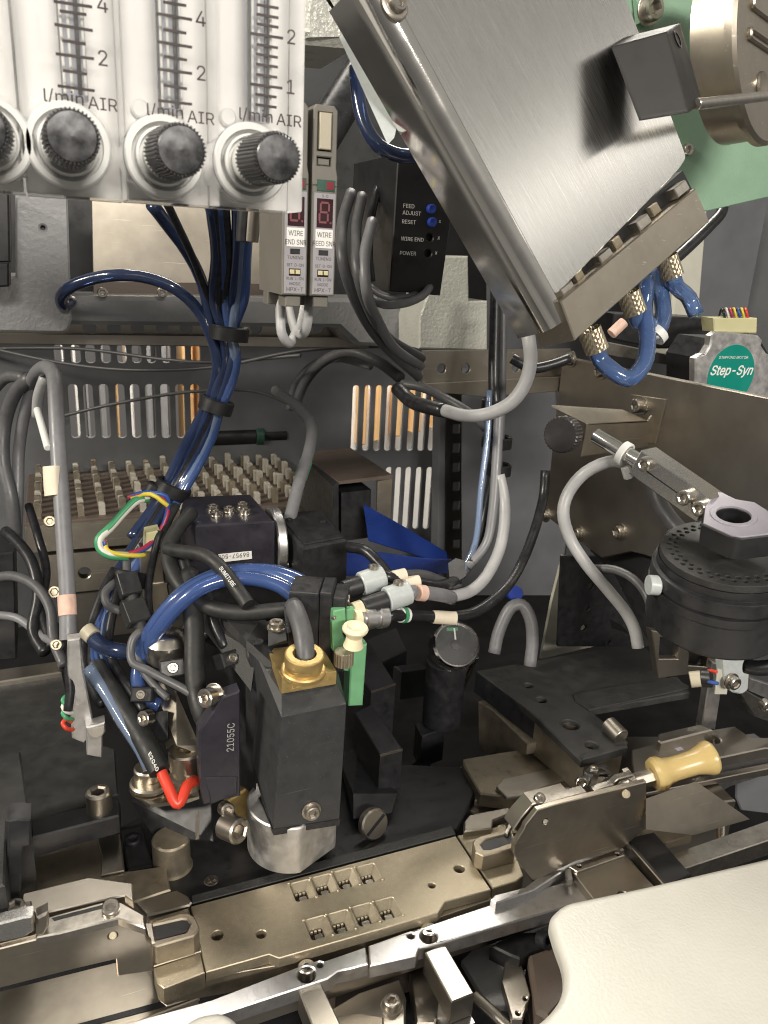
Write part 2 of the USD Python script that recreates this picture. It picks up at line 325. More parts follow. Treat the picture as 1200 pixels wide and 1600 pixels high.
# ================================================================== the setting
W95 = FY(.95)
slots = []
for x in (93, 119, 142, 166, 191, 214, 237, 260, 283, 306):
    for y0, y1 in ((538, 567), (600, 684)):
        a, b0 = W95.px(x, y1); b1 = W95.px(x, y0)[1]; slots.append(rounded([(a-.0052, b0), (a+.0052, b0), (a+.0052, b1), (a-.0052, b1)], .005, 3))
for x in (556, 574, 591, 608, 625, 643, 660, 676):
    a, b0 = W95.px(x-3, 704); b1 = W95.px(x, 602)[1]; slots.append(rounded([(a-.0046, b0), (a+.0046, b0), (a+.0046, b1), (a-.0046, b1)], .0045, 3))
for x in (606, 621, 636, 652, 668):
    a, b0 = W95.px(x-3, 826); b1 = W95.px(x, 730)[1]; slots.append(rounded([(a-.0046, b0), (a+.0046, b0), (a+.0046, b1), (a-.0046, b1)], .0045, 3))
S('back_wall', prism_uv(W95, [(-.7, -.13), (1.5, -.13), (1.5, .62), (-.7, .62)], 0, -.004, .0005, slots), 'wall_paint')
S('floor', prism_uv(FZ(-.12), [(-.7, -.1), (1.5, -.1), (1.5, .949), (-.7, .949)], 0, -.01, 0), 'floor_black')
S('ground', prism_uv(FZ(-.75), [(-4, -3), (5, -3), (5, 4), (-4, 4)], 0, -.02, 0), 'shop_floor')
ONE('enclosure_sheet', prism_uv(FX(.72), [(-.945, -.119), (-.42, -.119), (-.42, .55), (-.945, .55)], 0, -.002, 0), 'wall_paint', 'dark grey sheet panel closing the right end of the machine bay', 'panel')
q = FY(.80)
ONE('enclosure_sheet', prism(q, [(722, 575), (866, 575), (880, 930), (722, 930)], .002, 0), 'wall_paint', 'dark grey panel between the hanging cable bundle and the brown steel plate', 'panel')
ONE('machine_roof', box(FZ(.57), -.7, .71, 1.5, .948, .01, 0, .001), 'pale_paint', 'painted roof sheet of the machine over the rear of the bay', 'roof sheet')
ONE('back_panel', prism(FY(.72), [(-200, -60), (760, -60), (760, 470), (-200, 462)], .003, 0), 'black_plain', 'black panel behind the sensors and flow meters', 'panel')
# boards stacked outside, seen through the slots
F12 = FY(1.5)
rb_ = random.Random(3); x = 62; i = 0
BL_ = ['leftmost', 'second', 'third', 'fourth', 'fifth', 'sixth', 'seventh', 'eighth', 'ninth', 'tenth', 'eleventh', 'twelfth', 'thirteenth', 'fourteenth']
while x < 330 and i < 14:
    w_ = rb_.choice((12, 17, 22, 26)); c = rb_.choice(('wood', 'backing_white', 'wood', 'backing_white', 'grey_paint')); y1 = rb_.choice((560, 575, 640, 720)); y0 = rb_.choice((470, 500))
    a0, b1 = F12.px(x, y0); a1, b0 = F12.px(x+w_-2, 730)
    ONE('upright_batten', box(F12, a0, b0, a1, b1, rb_.uniform(-.05, .05), -.08, .002), c, BL_[i] + ' upright batten from the left seen through the left slots', 'batten'); x += w_+rb_.choice((0, 3)); i += 1
a0, b1 = F12.px(530, 560); a1, b0 = F12.px(720, 860)
ONE('white_carton', box(F12, a0, b0, a1, b1, 0, -.2, .002), 'backing_white', 'white carton behind the right-hand slots of the back wall', 'carton')
for i, (x, w_) in enumerate(((560, 7), (586, 10), (612, 6), (640, 9), (668, 7))):
    a0, b1 = F12.px(x-w_/2, 585+i*6); a1, b0 = F12.px(x+w_/2, 690-i*7)
    ONE('timber_batten', box(F12, a0, b0, a1, b1, .03+i*.004, .005, .002), 'wood', BL_[i] + ' orange batten from the left in front of the white carton', 'batten')

# ---- pale grey casting: beam, left pillar, right lug
B6 = FY(.60)
t = T('machine_frame', 'grey hammered casting crossing the bay behind the blue hoses', 'machine frame', B6.at(300, 500))
A(t, 'beam', prism(B6, [(60, 462), (745, 468), (745, 548), (560, 540), (530, 512), (60, 507)], .05, .003), 'grey_paint')
P6 = FY(.57)
A(t, 'pillar', prism(P6, [(24, 250), (104, 250), (112, 500), (106, 516), (98, 520), (-60, 517), (-60, 432), (24, 432)], .06, .0012, [(67, 356, .0016)]), 'grey_paint')
L6 = FY(.56)
A(t, 'hole_lining', box(FY(.575), *FY(.575).px(60, 364), *FY(.575).px(74, 348), 0, -.002, 0), 'black_plain')
A(t, 'lug', prism(L6, [(655, 498), (668, 462), (680, 400), (732, 400), (733, 470), (762, 470), (762, 548), (655, 545)], .04, .0012), 'pale_paint')
for x in (160, 253): bolt(t, B6.at(x, 457, .004), OUT, .0035, .003)
t = T('rear_plate', 'tan dusty metal sheet behind the blue hoses under the flow meters', 'plate', FY(.64).at(270, 440))
A(t, 'sheet', prism(FY(.64), [(143, 300), (430, 300), (430, 448), (146, 446)], .004), 'steel_brown')
A(t, 'lower_lip', prism(FY(.635), [(146, 440), (440, 444), (440, 468), (146, 464)], .004), 'brown_plastic')
ONE('terminal_block', cat(prism(FY(.54), [(-30, 300), (14, 300), (16, 410), (-30, 412)], .03, .001), prism(FY(.535), [(-30, 412), (14, 410), (14, 448), (-30, 450)], .03, .001)), 'black_anodized', 'black terminal strip at the far left edge beside the grey pillar', 'terminal block')
# keyhole rail
R66 = FY(.655)
t = T('keyhole_rail', 'dark grey rail with keyhole openings below the long grey beam', 'rail', R66.at(260, 545))
hk = []
for x in (140, 178, 215, 254, 291, 400, 450, 497):
    a, b = R66.px(x, 512); hk.append(np.vstack([circle(a, b, .0052, 14, -math.pi/2+.2)[:14], [(a-.0008, b-.016), (a+.0008, b-.016)]][0:1] if False else [circle(a, b, .0052, 14)]))
A(t, 'web', prism_uv(R66, [R66.px(-60, 502), R66.px(640, 506), R66.px(640, 530), R66.px(-60, 524)][::-1], 0, -.002, 0, hk), 'steel_dark')
A(t, 'lower_flange', prism(FY(.645), [(-60, 520), (640, 528), (640, 545), (-60, 537)], .012, .0005), 'steel_dark')
R5 = FY(.55)
t = T('keyhole_rail', 'grey bracket rail with round holes under the pale lug on the right', 'rail', R5.at(760, 600))
A(t, 'web', prism(R5, [(660, 548), (892, 545), (892, 590), (660, 605)], .003, .0004, [(690, 576, .0038), (728, 576, .0038), (806, 574, .0038), (843, 575, .0038)]), 'steel_dark')
A(t, 'lower_flange', prism(FY(.545), [(664, 600), (892, 588), (892, 610), (760, 620), (664, 612)], .003), 'steel_dark')
# perforated upright by the slots
t = T('perforated_upright', 'narrow grey upright with a column of square holes right of the wall slots', 'upright', FY(.86).at(710, 880))
F86 = FY(.86); ph = []
for k in range(9):
    a, b = F86.px(713, 640+k*30); ph.append([(a-.005, b-.006), (a+.005, b-.006), (a+.005, b+.006), (a-.005, b+.006)])
A(t, 'perforated_strip', prism(F86, [(697, 600), (726, 600), (722, 905), (690, 905)], .003, .0003, ()) if False else prism_uv(F86, [F86.px(697, 905), F86.px(732, 905), F86.px(732, 600), F86.px(697, 600)], 0, -.003, 0, ph), 'steel_dark')
A(t, 'edge_flange', prism(FY(.855), [(688, 600), (697, 600), (694, 905), (683, 905)], .02), 'wall_paint')
# wall and post on the right
ONE('wall_post', prism(FY(.66), [(1070, 270), (1112, 270), (1088, 560), (1044, 560)], .03, .003), 'ivory', 'beige upright post behind the stepping motor', 'post')
ONE('enclosure_sheet', prism(FY(.68), [(1100, 250), (1320, 250), (1320, 660), (1085, 660)], .004, 0), 'wall_paint', 'blue grey panel behind the stepping motor at the right edge', 'panel')
# thin cables across the back
cable('thin_cable', [(-40, 538, .8), (90, 566, .78), (200, 578, .76), (330, 574, .74), (470, 548, .70), (600, 540, .68)], .0016, 'mid_cable', 'thin dark cable sagging across the bay under the keyhole rail')
cable('thin_cable', [(-40, 545, .83), (120, 545, .82), (260, 562, .8), (330, 566, .78), (470, 555, .74)], .0018, 'mid_cable', 'flatter dark cable over the short slots of the back wall')
cable('thin_cable', [(90, 652, .85), (170, 633, .84), (300, 612, .84), (400, 612, .85), (470, 640, .85)], .0018, 'mid_cable', 'grey cable arching across the tall left slots')
# far valve blobs behind the pin block
for i, (x, y) in enumerate(((135, 700), (385, 680))):
    t = T('rear_cylinder', ['dark cylinder with green collar behind the left end of the pin block', 'dark cylinder with green collar behind the right half of the pin block'][i], 'cylinder', D(x, y, .99))
    o = D(x, y, .99)
    A(t, 'body', rod(o-np.array([.06, 0, 0]), o+np.array([.01, 0, 0]), .014), 'black_plain'); A(t, 'collar', rod(o+np.array([.0105, 0, 0]), o+np.array([.02, 0, 0]), .015), 'led_green'); A(t, 'cap', rod(o+np.array([.0205, 0, 0]), o+np.array([.05, 0, 0]), .012), 'black_plain')

# ---- block of pins
ZP = .07; FP = FZ(ZP)
fl, fr_, bl, br = [FP.px(*q) for q in ((38, 818), (505, 818), (72, 716), (440, 712))]
y0, y1 = fl[1]-.0, bl[1]
t = T('pin_block', 'low metal block set with a grid of upright pins behind the servo', 'pin block', (.05, y0, -.0))
xl, xr = fl[0], fr_[0]+.022
A(t, 'base', box(FP, xl, y0, xr, y1, 0, -.02, .001), 'brown_plastic')
A(t, 'rear_rail', box(FP, xl, y1-.0, xr, y1+.03, .012, -.02, .001), 'steel_dark')
nc, nr = 15, 14
pm = None
for i in range(nc):
    for j in range(nr):
        a = xl+.012+(xr-xl-.024)*i/(nc-1); b = y0+.012+(y1-y0-.024)*j/(nr-1); h = .013+.004*((i*7+j*3) % 4 == 0)
        A(t, 'pin', box(FP, a-.0030, b-.0034, a+.0030, b+.0034, h, .0002, .0012), ['champagne', 'pin_nickel', 'pin_nickel'][(i*5+j*11) % 3] if i > 4 else ['champagne_dark', 'pin_nickel'][(i+j) % 2], smooth=False)
F = FY(y0-.002)
A(t, 'front_plate', prism_uv(F, [(xl, ZP-.03), (xr, ZP-.03), (xr, ZP-.002), (xl, ZP-.002)], 0, -.0018, .0005), 'steel_brown')
A(t, 'lower_plate', prism_uv(F, [(xl+.01, ZP-.075), (xl+.24, ZP-.075), (xl+.24, ZP-.033), (xl+.01, ZP-.033)], .002, -.01, .0006, [circle(xl+.05, ZP-.055, .006), circle(xl+.11, ZP-.055, .006)]), 'steel_brown')
A(t, 'lower_foot', prism_uv(F, [(xl+.03, -.06), (xl+.2, -.06), (xl+.2, ZP-.078), (xl+.03, ZP-.078)], -.002, -.05, .001), 'steel_dark')

# ---- channel with blue ribbon
t = T('channel_cover', 'black open-ended channel cover feeding the blue ribbon cable', 'cover', FY(.60).at(560, 860))
F = FY(.585)
def lf(x, y): return F.px(x, y)
A(t, 'roof_plate', cat(hull([F.at(528, 757), F.at(613, 748), F.at(613, 742), F.at(528, 752), FY(.76).at(472, 706), FY(.76).at(548, 700), FY(.76).at(548, 705), FY(.76).at(472, 712)])), 'brown_plastic')
A(t, 'left_side', hull([F.at(520, 760), F.at(529, 753), F.at(529, 842), F.at(521, 842), FY(.76).at(470, 712), FY(.76).at(473, 712), FY(.76).at(473, 790), FY(.76).at(470, 790)]), 'black_anodized')
A(t, 'right_side', hull([F.at(590, 752), F.at(613, 748), F.at(608, 842), F.at(588, 830), FY(.62).at(588, 745), FY(.62).at(608, 742)]), 'steel_brown')
A(t, 'inner_block', prism(FY(.60), [(533, 770), (580, 765), (578, 840), (533, 846)], .05), 'black_anodized')
# ribbon
def ribbon(P, up, ws, n=22):
    C = spline(P, .005); k = len(C); W = np.interp(np.linspace(0, 1, k), np.linspace(0, 1, len(ws)), ws); T_ = np.gradient(C, axis=0); V = []
    for c, t_, w_ in zip(C, T_, W):
        sd = nrm(np.cross(t_, up)); 
        for side in (1, -1):
            a = np.linspace(-1, 1, 2*n+1)[::side]; rip = np.abs(np.sin(np.arange(2*n+1)*math.pi/2))*.0004
            V += [c + up*w_*q + sd*side*(.0004+r_) for q, r_ in zip(a, rip)]
    m = 2*(2*n+1); i = np.arange(m); j = (i+1) % m; Fc = []
    for l in range(k-1):
        a, b, c, d = l*m+i, l*m+j, (l+1)*m+j, (l+1)*m+i; Fc += [np.stack([a, b, c], 1), np.stack([a, c, d], 1)]
    return trimesh.Trimesh(np.array(V), np.vstack(Fc), process=False)
t = T('ribbon_cable', 'broad blue ribbon cable coming out of the black channel cover', 'ribbon cable', D(600, 880, .62))
A(t, 'upper_fold', ribbon([D(572, 816, .66), D(618, 836, .645), D(662, 856, .63), D(700, 874, .618)], nrm(np.array([.1, .75, .8])), [.017, .014, .010, .006]), 'ribbon_blue', smooth=40)
A(t, 'lower_fold', ribbon([D(702, 884, .612), D(652, 886, .595), D(602, 882, .58), D(550, 880, .565), D(515, 878, .55)], nrm(np.array([0, -.35, 1.0])), [.007, .009, .0105, .012, .012]), 'ribbon_blue', smooth=40)
# ================================================================== flow meters
YF = .24; FF = FY(YF)
zb = [FF.px(*q)[1] for q in ((20, 299), (120, 307), (270, 317), (410, 327))]
xe = [FF.px(-110, 300)[0], FF.px(40, 303)[0], FF.px(201, 313)[0], FF.px(345, 324)[0], FF.px(474, 329)[0]]
TICKS = [
 [((-60, 60), (-20, 67)), ((-60, 130), (-20, 137))],
 [((84, 2), (144, 11)), ((93, 17), (135, 23)), ((85, 38), (145, 48)), ((97, 63), (134, 69)), ((87, 84), (147, 92)), ((98, 110), (136, 116)), ((90, 134), (148, 142))],
 [((255, 3), (291, 9)), ((245, 21), (300, 31)), ((255, 46), (291, 52)), ((246, 65), (300, 74)), ((256, 88), (292, 94)), ((247, 108), (300, 115)), ((256, 133), (292, 139)), ((247, 157), (300, 163))],
 [((401, 7), (435, 13)), ((401, 22), (435, 28)), ((401, 37), (435, 43)), ((392, 52), (442, 60)), ((401, 69), (434, 75)), ((400, 84), (434, 90)), ((400, 100), (434, 105)), ((400, 116), (433, 121)), ((391, 131), (441, 138)), ((399, 147), (432, 152)), ((399, 163), (432, 168))]]
NUMS = [[], [('4', 150, 18), ('2', 151, 102)], [('4', 304, 40), ('2', 305, 125)], [('2', 446, 68), ('1', 445, 146)]]
UNIT = [None, (67, 158, 137, 170), (228, 180, 292, 191), (372, 186, 431, 195)]
COLL = [(-20, 217), (107, 227), (257, 245), (392, 255)]
FLAB = ['clear acrylic flow meter cut off by the left edge of the picture', 'leftmost wholly seen clear acrylic flow meter, between the cropped and the middle one', 'middle one of the three whole clear acrylic flow meters, scale marked 2 and 4', 'rightmost clear acrylic flow meter with fine scale marked 1 and 2 beside the wire sensors']
for k in range(4):
    a0, a1, z0 = xe[k]+.0003, xe[k+1]-.0003, zb[k]; z1 = z0+.095
    t = T('flow_meter', FLAB[k], 'flow meter', FF.p((a0+a1)/2, z0, -.01), 'acrylic flow meters in a row')
    A(t, 'back_plate', box(FF, a0, z0, a1, z1, -.017, -.021, .0003), 'backing_white')
    ka, kb = FF.px(*COLL[k])
    tx = sum(FF.px(*p)[0] for tk in TICKS[k][-1:] for p in tk)/2
    A(t, 'front_block', prism_uv(FF, rounded([(a0, z0), (a1, z0), (a1, z1), (a0, z1)], .0006, 2), 0, -.0165, .0006, [circle(ka, kb, .0109, 36)]), 'acrylic')
    A(t, 'metering_tube', rod(FF.p(tx, kb+.012, -.009), FF.p(tx, z1-.002, -.009), .0034, 24), 'acrylic_tube')
    A(t, 'metering_bore', rod(FF.p(tx+.0012, kb+.013, -.0052), FF.p(tx+.0012, z1-.003, -.0052), .0006, 10), 'knob_face')
    for dx_ in (-.0026, -.0008, .0026): A(t, 'tube_edge', rod(FF.p(tx+dx_, kb+.013, -.0053), FF.p(tx+dx_, z1-.003, -.0053), .0004, 8), 'white_label')
    if k > 1: A(t, 'bleed_plug', lathe(FF.p(tx-.0075, kb+.0135, -.0168), OUT, [(.0026, 0), (.0026, .001), (.002, .0016), (0, .0016)], 18), 'white_plastic')
    tk = []
    for (p, q) in TICKS[k]:
        pa, pb = FF.px(*p); qa, qb = FF.px(*q); n = np.array([-(qb-pb), qa-pa]); n = n/np.linalg.norm(n)*.00033
        tk.append(prism_uv(FF, np.array([(pa, pb)-n, (qa, qb)-n, (qa, qb)+n, (pa, pb)+n]), .0002, -.0001, 0))
    A(t, 'scale', cat(*tk), 'dark_ink', smooth=False)
    for s, x, y in NUMS[k]: A(t, 'numeral', text(FF, s, *FF.px(x, y), .0036, .0001), 'dark_ink', smooth=False)
    if UNIT[k]:
        x1, y1, x2, y2 = UNIT[k]
        pa = FF.px(x1, y1); pb = FF.px(x2, y2); rt = 0
        A(t, 'unit_lettering', cat(text(FF, 'l/min', *pa, .0030, .0001, rot=-.0, sx=1.05), text(FF, 'AIR', *pb, .0030, .0001, sx=1.05)), 'dark_ink', smooth=False)
    o = FF.p(ka, kb)
    A(t, 'collar', lathe(o+np.array([0, .0165, 0]), OUT, [(.0107, 0), (.0107, .0165), (.0102, .0172), (.0088, .0172), (.0086, .0150), (.0078, .0146), (.0076, .0180), (.0070, .0184), (.0068, .0165), (.0058, .0163), (.0056, .0235), (.0048, .024), (0, .024)], 40), 'white_plastic')
    KA = -nrm(ray(62, 300)); nt = 40; th = np.arange(nt*4)*2*math.pi/(nt*4); pr = np.tile([1.0, 1.0, .93, .93], nt); kv = []
    for rr_, h_ in ((.0062, .0), (.0067, .0006), (.0062, .0196), (.0059, .0202)): kv.append(np.stack([pr*rr_*np.cos(th), pr*rr_*np.sin(th), np.full(nt*4, h_)], 1))
    kf = axis_frame(o+OUT*.0095, KA); V = kf.M(np.vstack(kv+[np.array([[0, 0, .0202]])])); n4 = nt*4; i = np.arange(n4); j = (i+1) % n4; Fc = []
    for l in range(3): a, b, c, d = l*n4+i, l*n4+j, (l+1)*n4+j, (l+1)*n4+i; Fc += [np.stack([a, b, c], 1), np.stack([a, c, d], 1)]
    Fc.append(np.stack([np.full(n4, len(V)-1), 3*n4+i, 3*n4+j], 1))
    kn = A(t, 'knob', trimesh.Trimesh(V, np.vstack(Fc), process=False), 'knob_black', smooth=False)
    A(kn, 'knob_face', lathe(o+OUT*.0095+KA*.02025, KA, [(.0055, 0), (.0053, .0003), (.0002, .00055), (0, .00055)], 48), 'knob_face', smooth=12)
# tube holder under the meters
for i, (x, y, x2, y2) in enumerate(((383, 325, 380, 378), (396, 325, 392, 378))):
    ONE('tube_coupling', rod(D(x, y, .36), D(x2, y2, .365), .0035), 'steel_dark' if i else 'black_anodized', ['dark coupling on the blue hoses beneath the right flow meter', 'metal coupling on the blue hoses beneath the right flow meter, nearer the sensors'][i], 'coupling')

# ================================================================== wire sensors
FS = FY(.315); s0 = FS.px(484, 462); mm = (FS.px(522, 462)[0]-s0[0])/10.0
def sensor(dx, lines, label):
    f = Fr(FS.p(s0[0]+dx, s0[1]), (1, 0, 0), (0, 0, 1)); u = lambda v: v*mm
    t = T('wire_sensor', label, 'sensor amplifier', f.p(u(5), 0, 0), 'wire sensors beside the flow meters')
    B = lambda n, a0, b0, a1, b1, w1, w0, m, ch=.0003, lab=None: A(t, n, box(f, u(a0), u(b0), u(a1), u(b1), u(w1), u(w0), ch), m, lab)
    B('body', 0, 0, 10, 40, 0, -36, 'sensor_body', .0004)
    A(t, 'shoulder', prism_uv(f, u(np.array([(0, 40), (10, 40), (10, 43.5), (9.4, 46.5), (9.4, 58), (9.4, 66), (8, 67.5), (1, 67.5), (0, 66)])), 0, u(-30), .0004, [u(np.array([(1.8, 47), (7.2, 47), (7.2, 50), (1.8, 50)])), u(np.array([(1.8, 52), (7.2, 52), (7.2, 65), (1.8, 65)]))]), 'sensor_body')
    B('shoulder_back', 1.2, 46, 8, 66, -4, -30, 'display_dark', 0)
    B('clip_tab', 2.2, 52.5, 6.7, 64.8, 1.2, -4, 'beige'); B('lower_tab', 2.2, 47.2, 6.8, 49.5, -.6, -4, 'sensor_body')
    B('face_plate', .9, .6, 9.4, 37.5, .25, 0, 'sensor_face', .0001)
    B('led_window', 1.9, 38.2, 9.0, 42.2, .35, 0, 'led_green', .0001); B('led_red', 5.6, 38.8, 8.4, 41.6, .5, .3, 'led_red', .0001)
    B('display', 2.0, 25.2, 8.4, 35.6, .45, .2, 'display_dark', .0001)
    sg = []
    for (a0, b0, a1, b1) in ((3.6, 33.8, 6.6, 34.5), (3.2, 30.4, 6.2, 31.1), (2.9, 26.8, 5.9, 27.5), (3.1, 31.2, 3.8, 33.9), (6.4, 31.2, 7.1, 33.9), (2.7, 27.6, 3.4, 30.3), (6.0, 27.6, 6.7, 30.3), (7.2, 26.7, 7.9, 27.4)):
        sg.append(box(f, u(a0), u(b0), u(a1), u(b1), u(.55), u(.4), 0))
    A(t, 'display_digit', cat(*sg), 'display_red', smooth=False)
    B('white_label', 1.7, 17.8, 8.6, 24.6, .5, .2, 'white_label', .00005)
    tx = [text(f, lines[0], u(5.1), u(22.7), u(1.8), u(.5), 5e-5, sx=.9, center=True), text(f, lines[1], u(5.1), u(19.5), u(1.8), u(.5), 5e-5, sx=.78, center=True)]
    for s, b, h in (('S  O', 36.5, 1.0), ('TUNING', 13.9, 1.15), ('SET  D-ON', 11.2, 1.1), ('RUN  L-ON', 6.2, 1.1), ('MODE', 4.3, 1.1), ('HPX-T', 2.2, 1.5)):
        tx.append(text(f, s, u(5.1), u(b), u(h), u(.24), 5e-5, sx=1.0 if len(s) < 8 else .85, center=True))
    A(t, 'lettering', cat(*tx), 'dark_ink', smooth=False)
    B('tuning_button', 3.1, 15.2, 6.9, 17.1, .6, .2, 'black_plain', .0001)
    sw = B('switch_frame', 2.7, 7.2, 7.3, 9.9, .4, .2, 'display_dark', .0001)
    for a in (3.0, 5.2): A(sw, 'switch', box(f, u(a), u(7.9), u(a+1.7), u(9.5), u(1.1), u(.35), .0001), 'yellow_plastic')
    A(t, 'cable_socket', box(f, u(2.0), u(-4.5), u(8.2), u(-.01), u(-2), u(-12), .0004), 'sensor_body')
    A(t, 'rear_catch', box(f, u(-.5), u(-5), u(8), u(-.01), u(-20), u(-27), .0004), 'sensor_body')
    return f
sensor(0, ('WIRE', 'FEED SNR'), 'sensor amplifier labelled WIRE FEED SNR with its beige clip tab in view')
sensor(FS.px(440, 462)[0]-s0[0], ('WIRE', 'END SNR'), 'sensor amplifier labelled WIRE END SNR partly behind the right flow meter')
cable('sensor_cable', [(437, 462, .335), (438, 490, .335), (440, 520, .335), (449, 535, .34), (462, 520, .37), (470, 500, .42), (474, 480, .46)], .0021, 'light_cable', 'pale grey cable looping under the left sensor, the one that hangs lowest', group=None)
cable('sensor_cable', [(484, 462, .335), (482, 490, .335), (478, 515, .34), (466, 523, .36), (457, 505, .40), (452, 480, .45)], .0021, 'light_cable', 'pale grey cable turning back under the right sensor')

# ================================================================== dark control box
FC = FY(.43)
t = T('control_box', 'dark box lettered FEED ADJUST RESET WIRE END POWER, half behind the tilted steel cover', 'control box', FC.at(650, 460))
Z2 = lambda x, y: (400+x/3, y/3)
A(t, 'housing', prism(FC, [(622, 240), (720, 240), (688, 462), (609, 455)], .07, .0006, [(*Z2(815, 1113), .0021), (*Z2(808, 1187), .0021)]), 'black_plain')
A(t, 'hole_lining', prism(FC, [(660, 360), (682, 360), (680, 405), (660, 405)], .001, 0, (), -.004) if False else box(FC, *FC.px(662, 408), *FC.px(682, 362), -.0035, -.004, 0), 'black_plain')
tx = [text(FC, s, *FC.px(*Z2(x, y)), .0021, .0001) for s, x, y in (('FEED', 688, 973), ('ADJUST', 686, 1005), ('RESET', 682, 1047), ('WIRE END', 678, 1127), ('POWER', 672, 1194), ('x', 850, 1122), ('x', 838, 1192), ('x', 855, 1045))]
A(t, 'lettering', cat(*tx), 'white_ink', smooth=False)
for x, y in ((818, 980), (822, 1042)): A(t, 'adjusting_knob', lathe(FC.at(*Z2(x, y)), OUT, [(.0027, 0), (.0027, .002), (.002, .0026), (0, .0022)], 20), 'blue_plastic')
# ================================================================== cables left of the control box
for i, (l, r) in enumerate((([(549, 300, .44), (535, 350, .43), (536, 410, .42), (560, 480, .45), (600, 540, .50), (655, 590, .53)], .0031), ([(566, 305, .44), (556, 360, .43), (560, 430, .42), (580, 490, .45), (610, 530, .50), (660, 560, .53)], .0031), ([(582, 345, .43), (570, 400, .42), (572, 450, .42), (590, 500, .46), (618, 545, .50), (658, 572, .53)], .0031), ([(600, 270, .47), (586, 310, .455), (578, 350, .45), (576, 400, .44), (580, 440, .44)], .0025))):
    cable('drop_cable', l, r, ['mid_cable', 'mid_cable', 'grey_cable', 'black_cable'][i], ['outermost grey cable hanging left of the dark control box', 'second grey cable from the sensors hanging left of the control box', 'brighter grey cable hanging closest to the control box', 'thin black cable running up beside the control box'][i])
cable('loop_cable', [(575, 462, .45), (600, 476, .44), (632, 474, .44), (660, 462, .45), (672, 448, .46)], .0024, 'grey_cable', 'grey cable curving under the bottom of the control box, lower of two')
cable('loop_cable', [(578, 448, .46), (600, 462, .455), (630, 466, .45), (655, 458, .46)], .0022, 'mid_cable', 'darker grey cable curving under the control box, upper of two')
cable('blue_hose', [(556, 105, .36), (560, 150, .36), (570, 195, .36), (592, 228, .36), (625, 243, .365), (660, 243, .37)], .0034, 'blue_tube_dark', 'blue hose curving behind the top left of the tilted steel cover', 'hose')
ONE('dark_pipe', rod(D(480, 250, .55), D(575, 95, .6), .014), 'black_cable', 'thick dark pipe slanting behind the sensor clip', 'pipe')
ONE('roof_edge', prism(FY(.36), [(470, -60), (600, -60), (560, 74), (470, 66)], .05, .004, rd=.002), 'pale_paint', 'pale hammered metal edge at the top between flow meter and steel cover', 'metal edge')

# ================================================================== tilted steel cover
PA, PB, PC = D(850, 500, .30), D(1075, 250, .345), D(545, -10, .25)
PS = Fr(PA, PB-PA, PC-PA)
if PS.w @ (CAM-PA) < 0: PS = Fr(PA, PA-PB, PC-PA)
t = T('steel_cover', 'tilted brushed stainless cover with a polished rolled left edge', 'cover', PA)
face = [PS.px(*q) for q in ((868, 462), (1060, 266), (1073, 246), (1052, 190), (960, -50), (590, -50))]
A(t, 'face_sheet', prism_uv(PS, rounded(face, .0025, 3), 0, -.0015, .0003), 'steel_brushed')
e0, e1 = PS.px(868, 462), PS.px(590, -50)
dirv = nrm(PS.p(*e1)-PS.p(*e0)); inn = nrm(PS.p(*PS.px(900, 300))-PS.p(*PS.px(700, 300))); out = -nrm(inn - dirv*(inn @ dirv))
R0 = .0085; c0 = PS.p(*e0)-PS.w*R0; c1 = PS.p(*e1)-PS.w*R0; c0 = c0-dirv*.010
def roll(c, ext):
    L = []
    for th in np.linspace(0, math.pi*.52, 9): L.append(c + PS.w*R0*math.cos(th) + out*R0*math.sin(th))
    L.append(L[-1] - PS.w*.012)
    for q in L[::-1][:1]: L.append(q - out*.0012)
    for th in np.linspace(math.pi*.52, 0, 9): L.append(c + PS.w*(R0-.0014)*math.cos(th) + out*(R0-.0014)*math.sin(th))
    return np.array(L)
r0, r1 = roll(c0, 0), roll(c1, 0); k = len(r0); i = np.arange(k); j = (i+1) % k
V = np.vstack([r0, r1]); Fq = np.vstack([np.stack([i, j, j+k], 1), np.stack([i, j+k, i+k], 1)])
capf = earcut.triangulate_float64(np.ascontiguousarray(np.c_[(r0-c0) @ PS.w, (r0-c0) @ out]), np.array([k], np.uint32)).reshape(-1, 3)
A(t, 'rolled_edge', trimesh.Trimesh(V, np.vstack([Fq, capf[:, ::-1], capf+k]), process=False), 'chrome', smooth=40)
b = PS.p(*PS.px(616, 8)); A(t, 'screw_boss', lathe(b, PS.w, [(.0052, 0), (.0052, .0006), (.0042, .0012), (0, .0012)], 26), 'steel_dark'); bolt(t, b+PS.w*.0013, PS.w, .0034, .002)
t2 = np.array([PS.p(*e0)+out*.016-PS.w*.012, PS.p(*e1)+out*.016-PS.w*.012])
ONE('acrylic_strip', hull([D(x_, y_, d_) for d_ in (.287, .290) for x_, y_ in ((530, 58), (556, 40), (622, 190), (616, 215), (606, 226))]), 'frosted', 'short frosted strip along the top left edge of the tilted steel cover', 'strip')
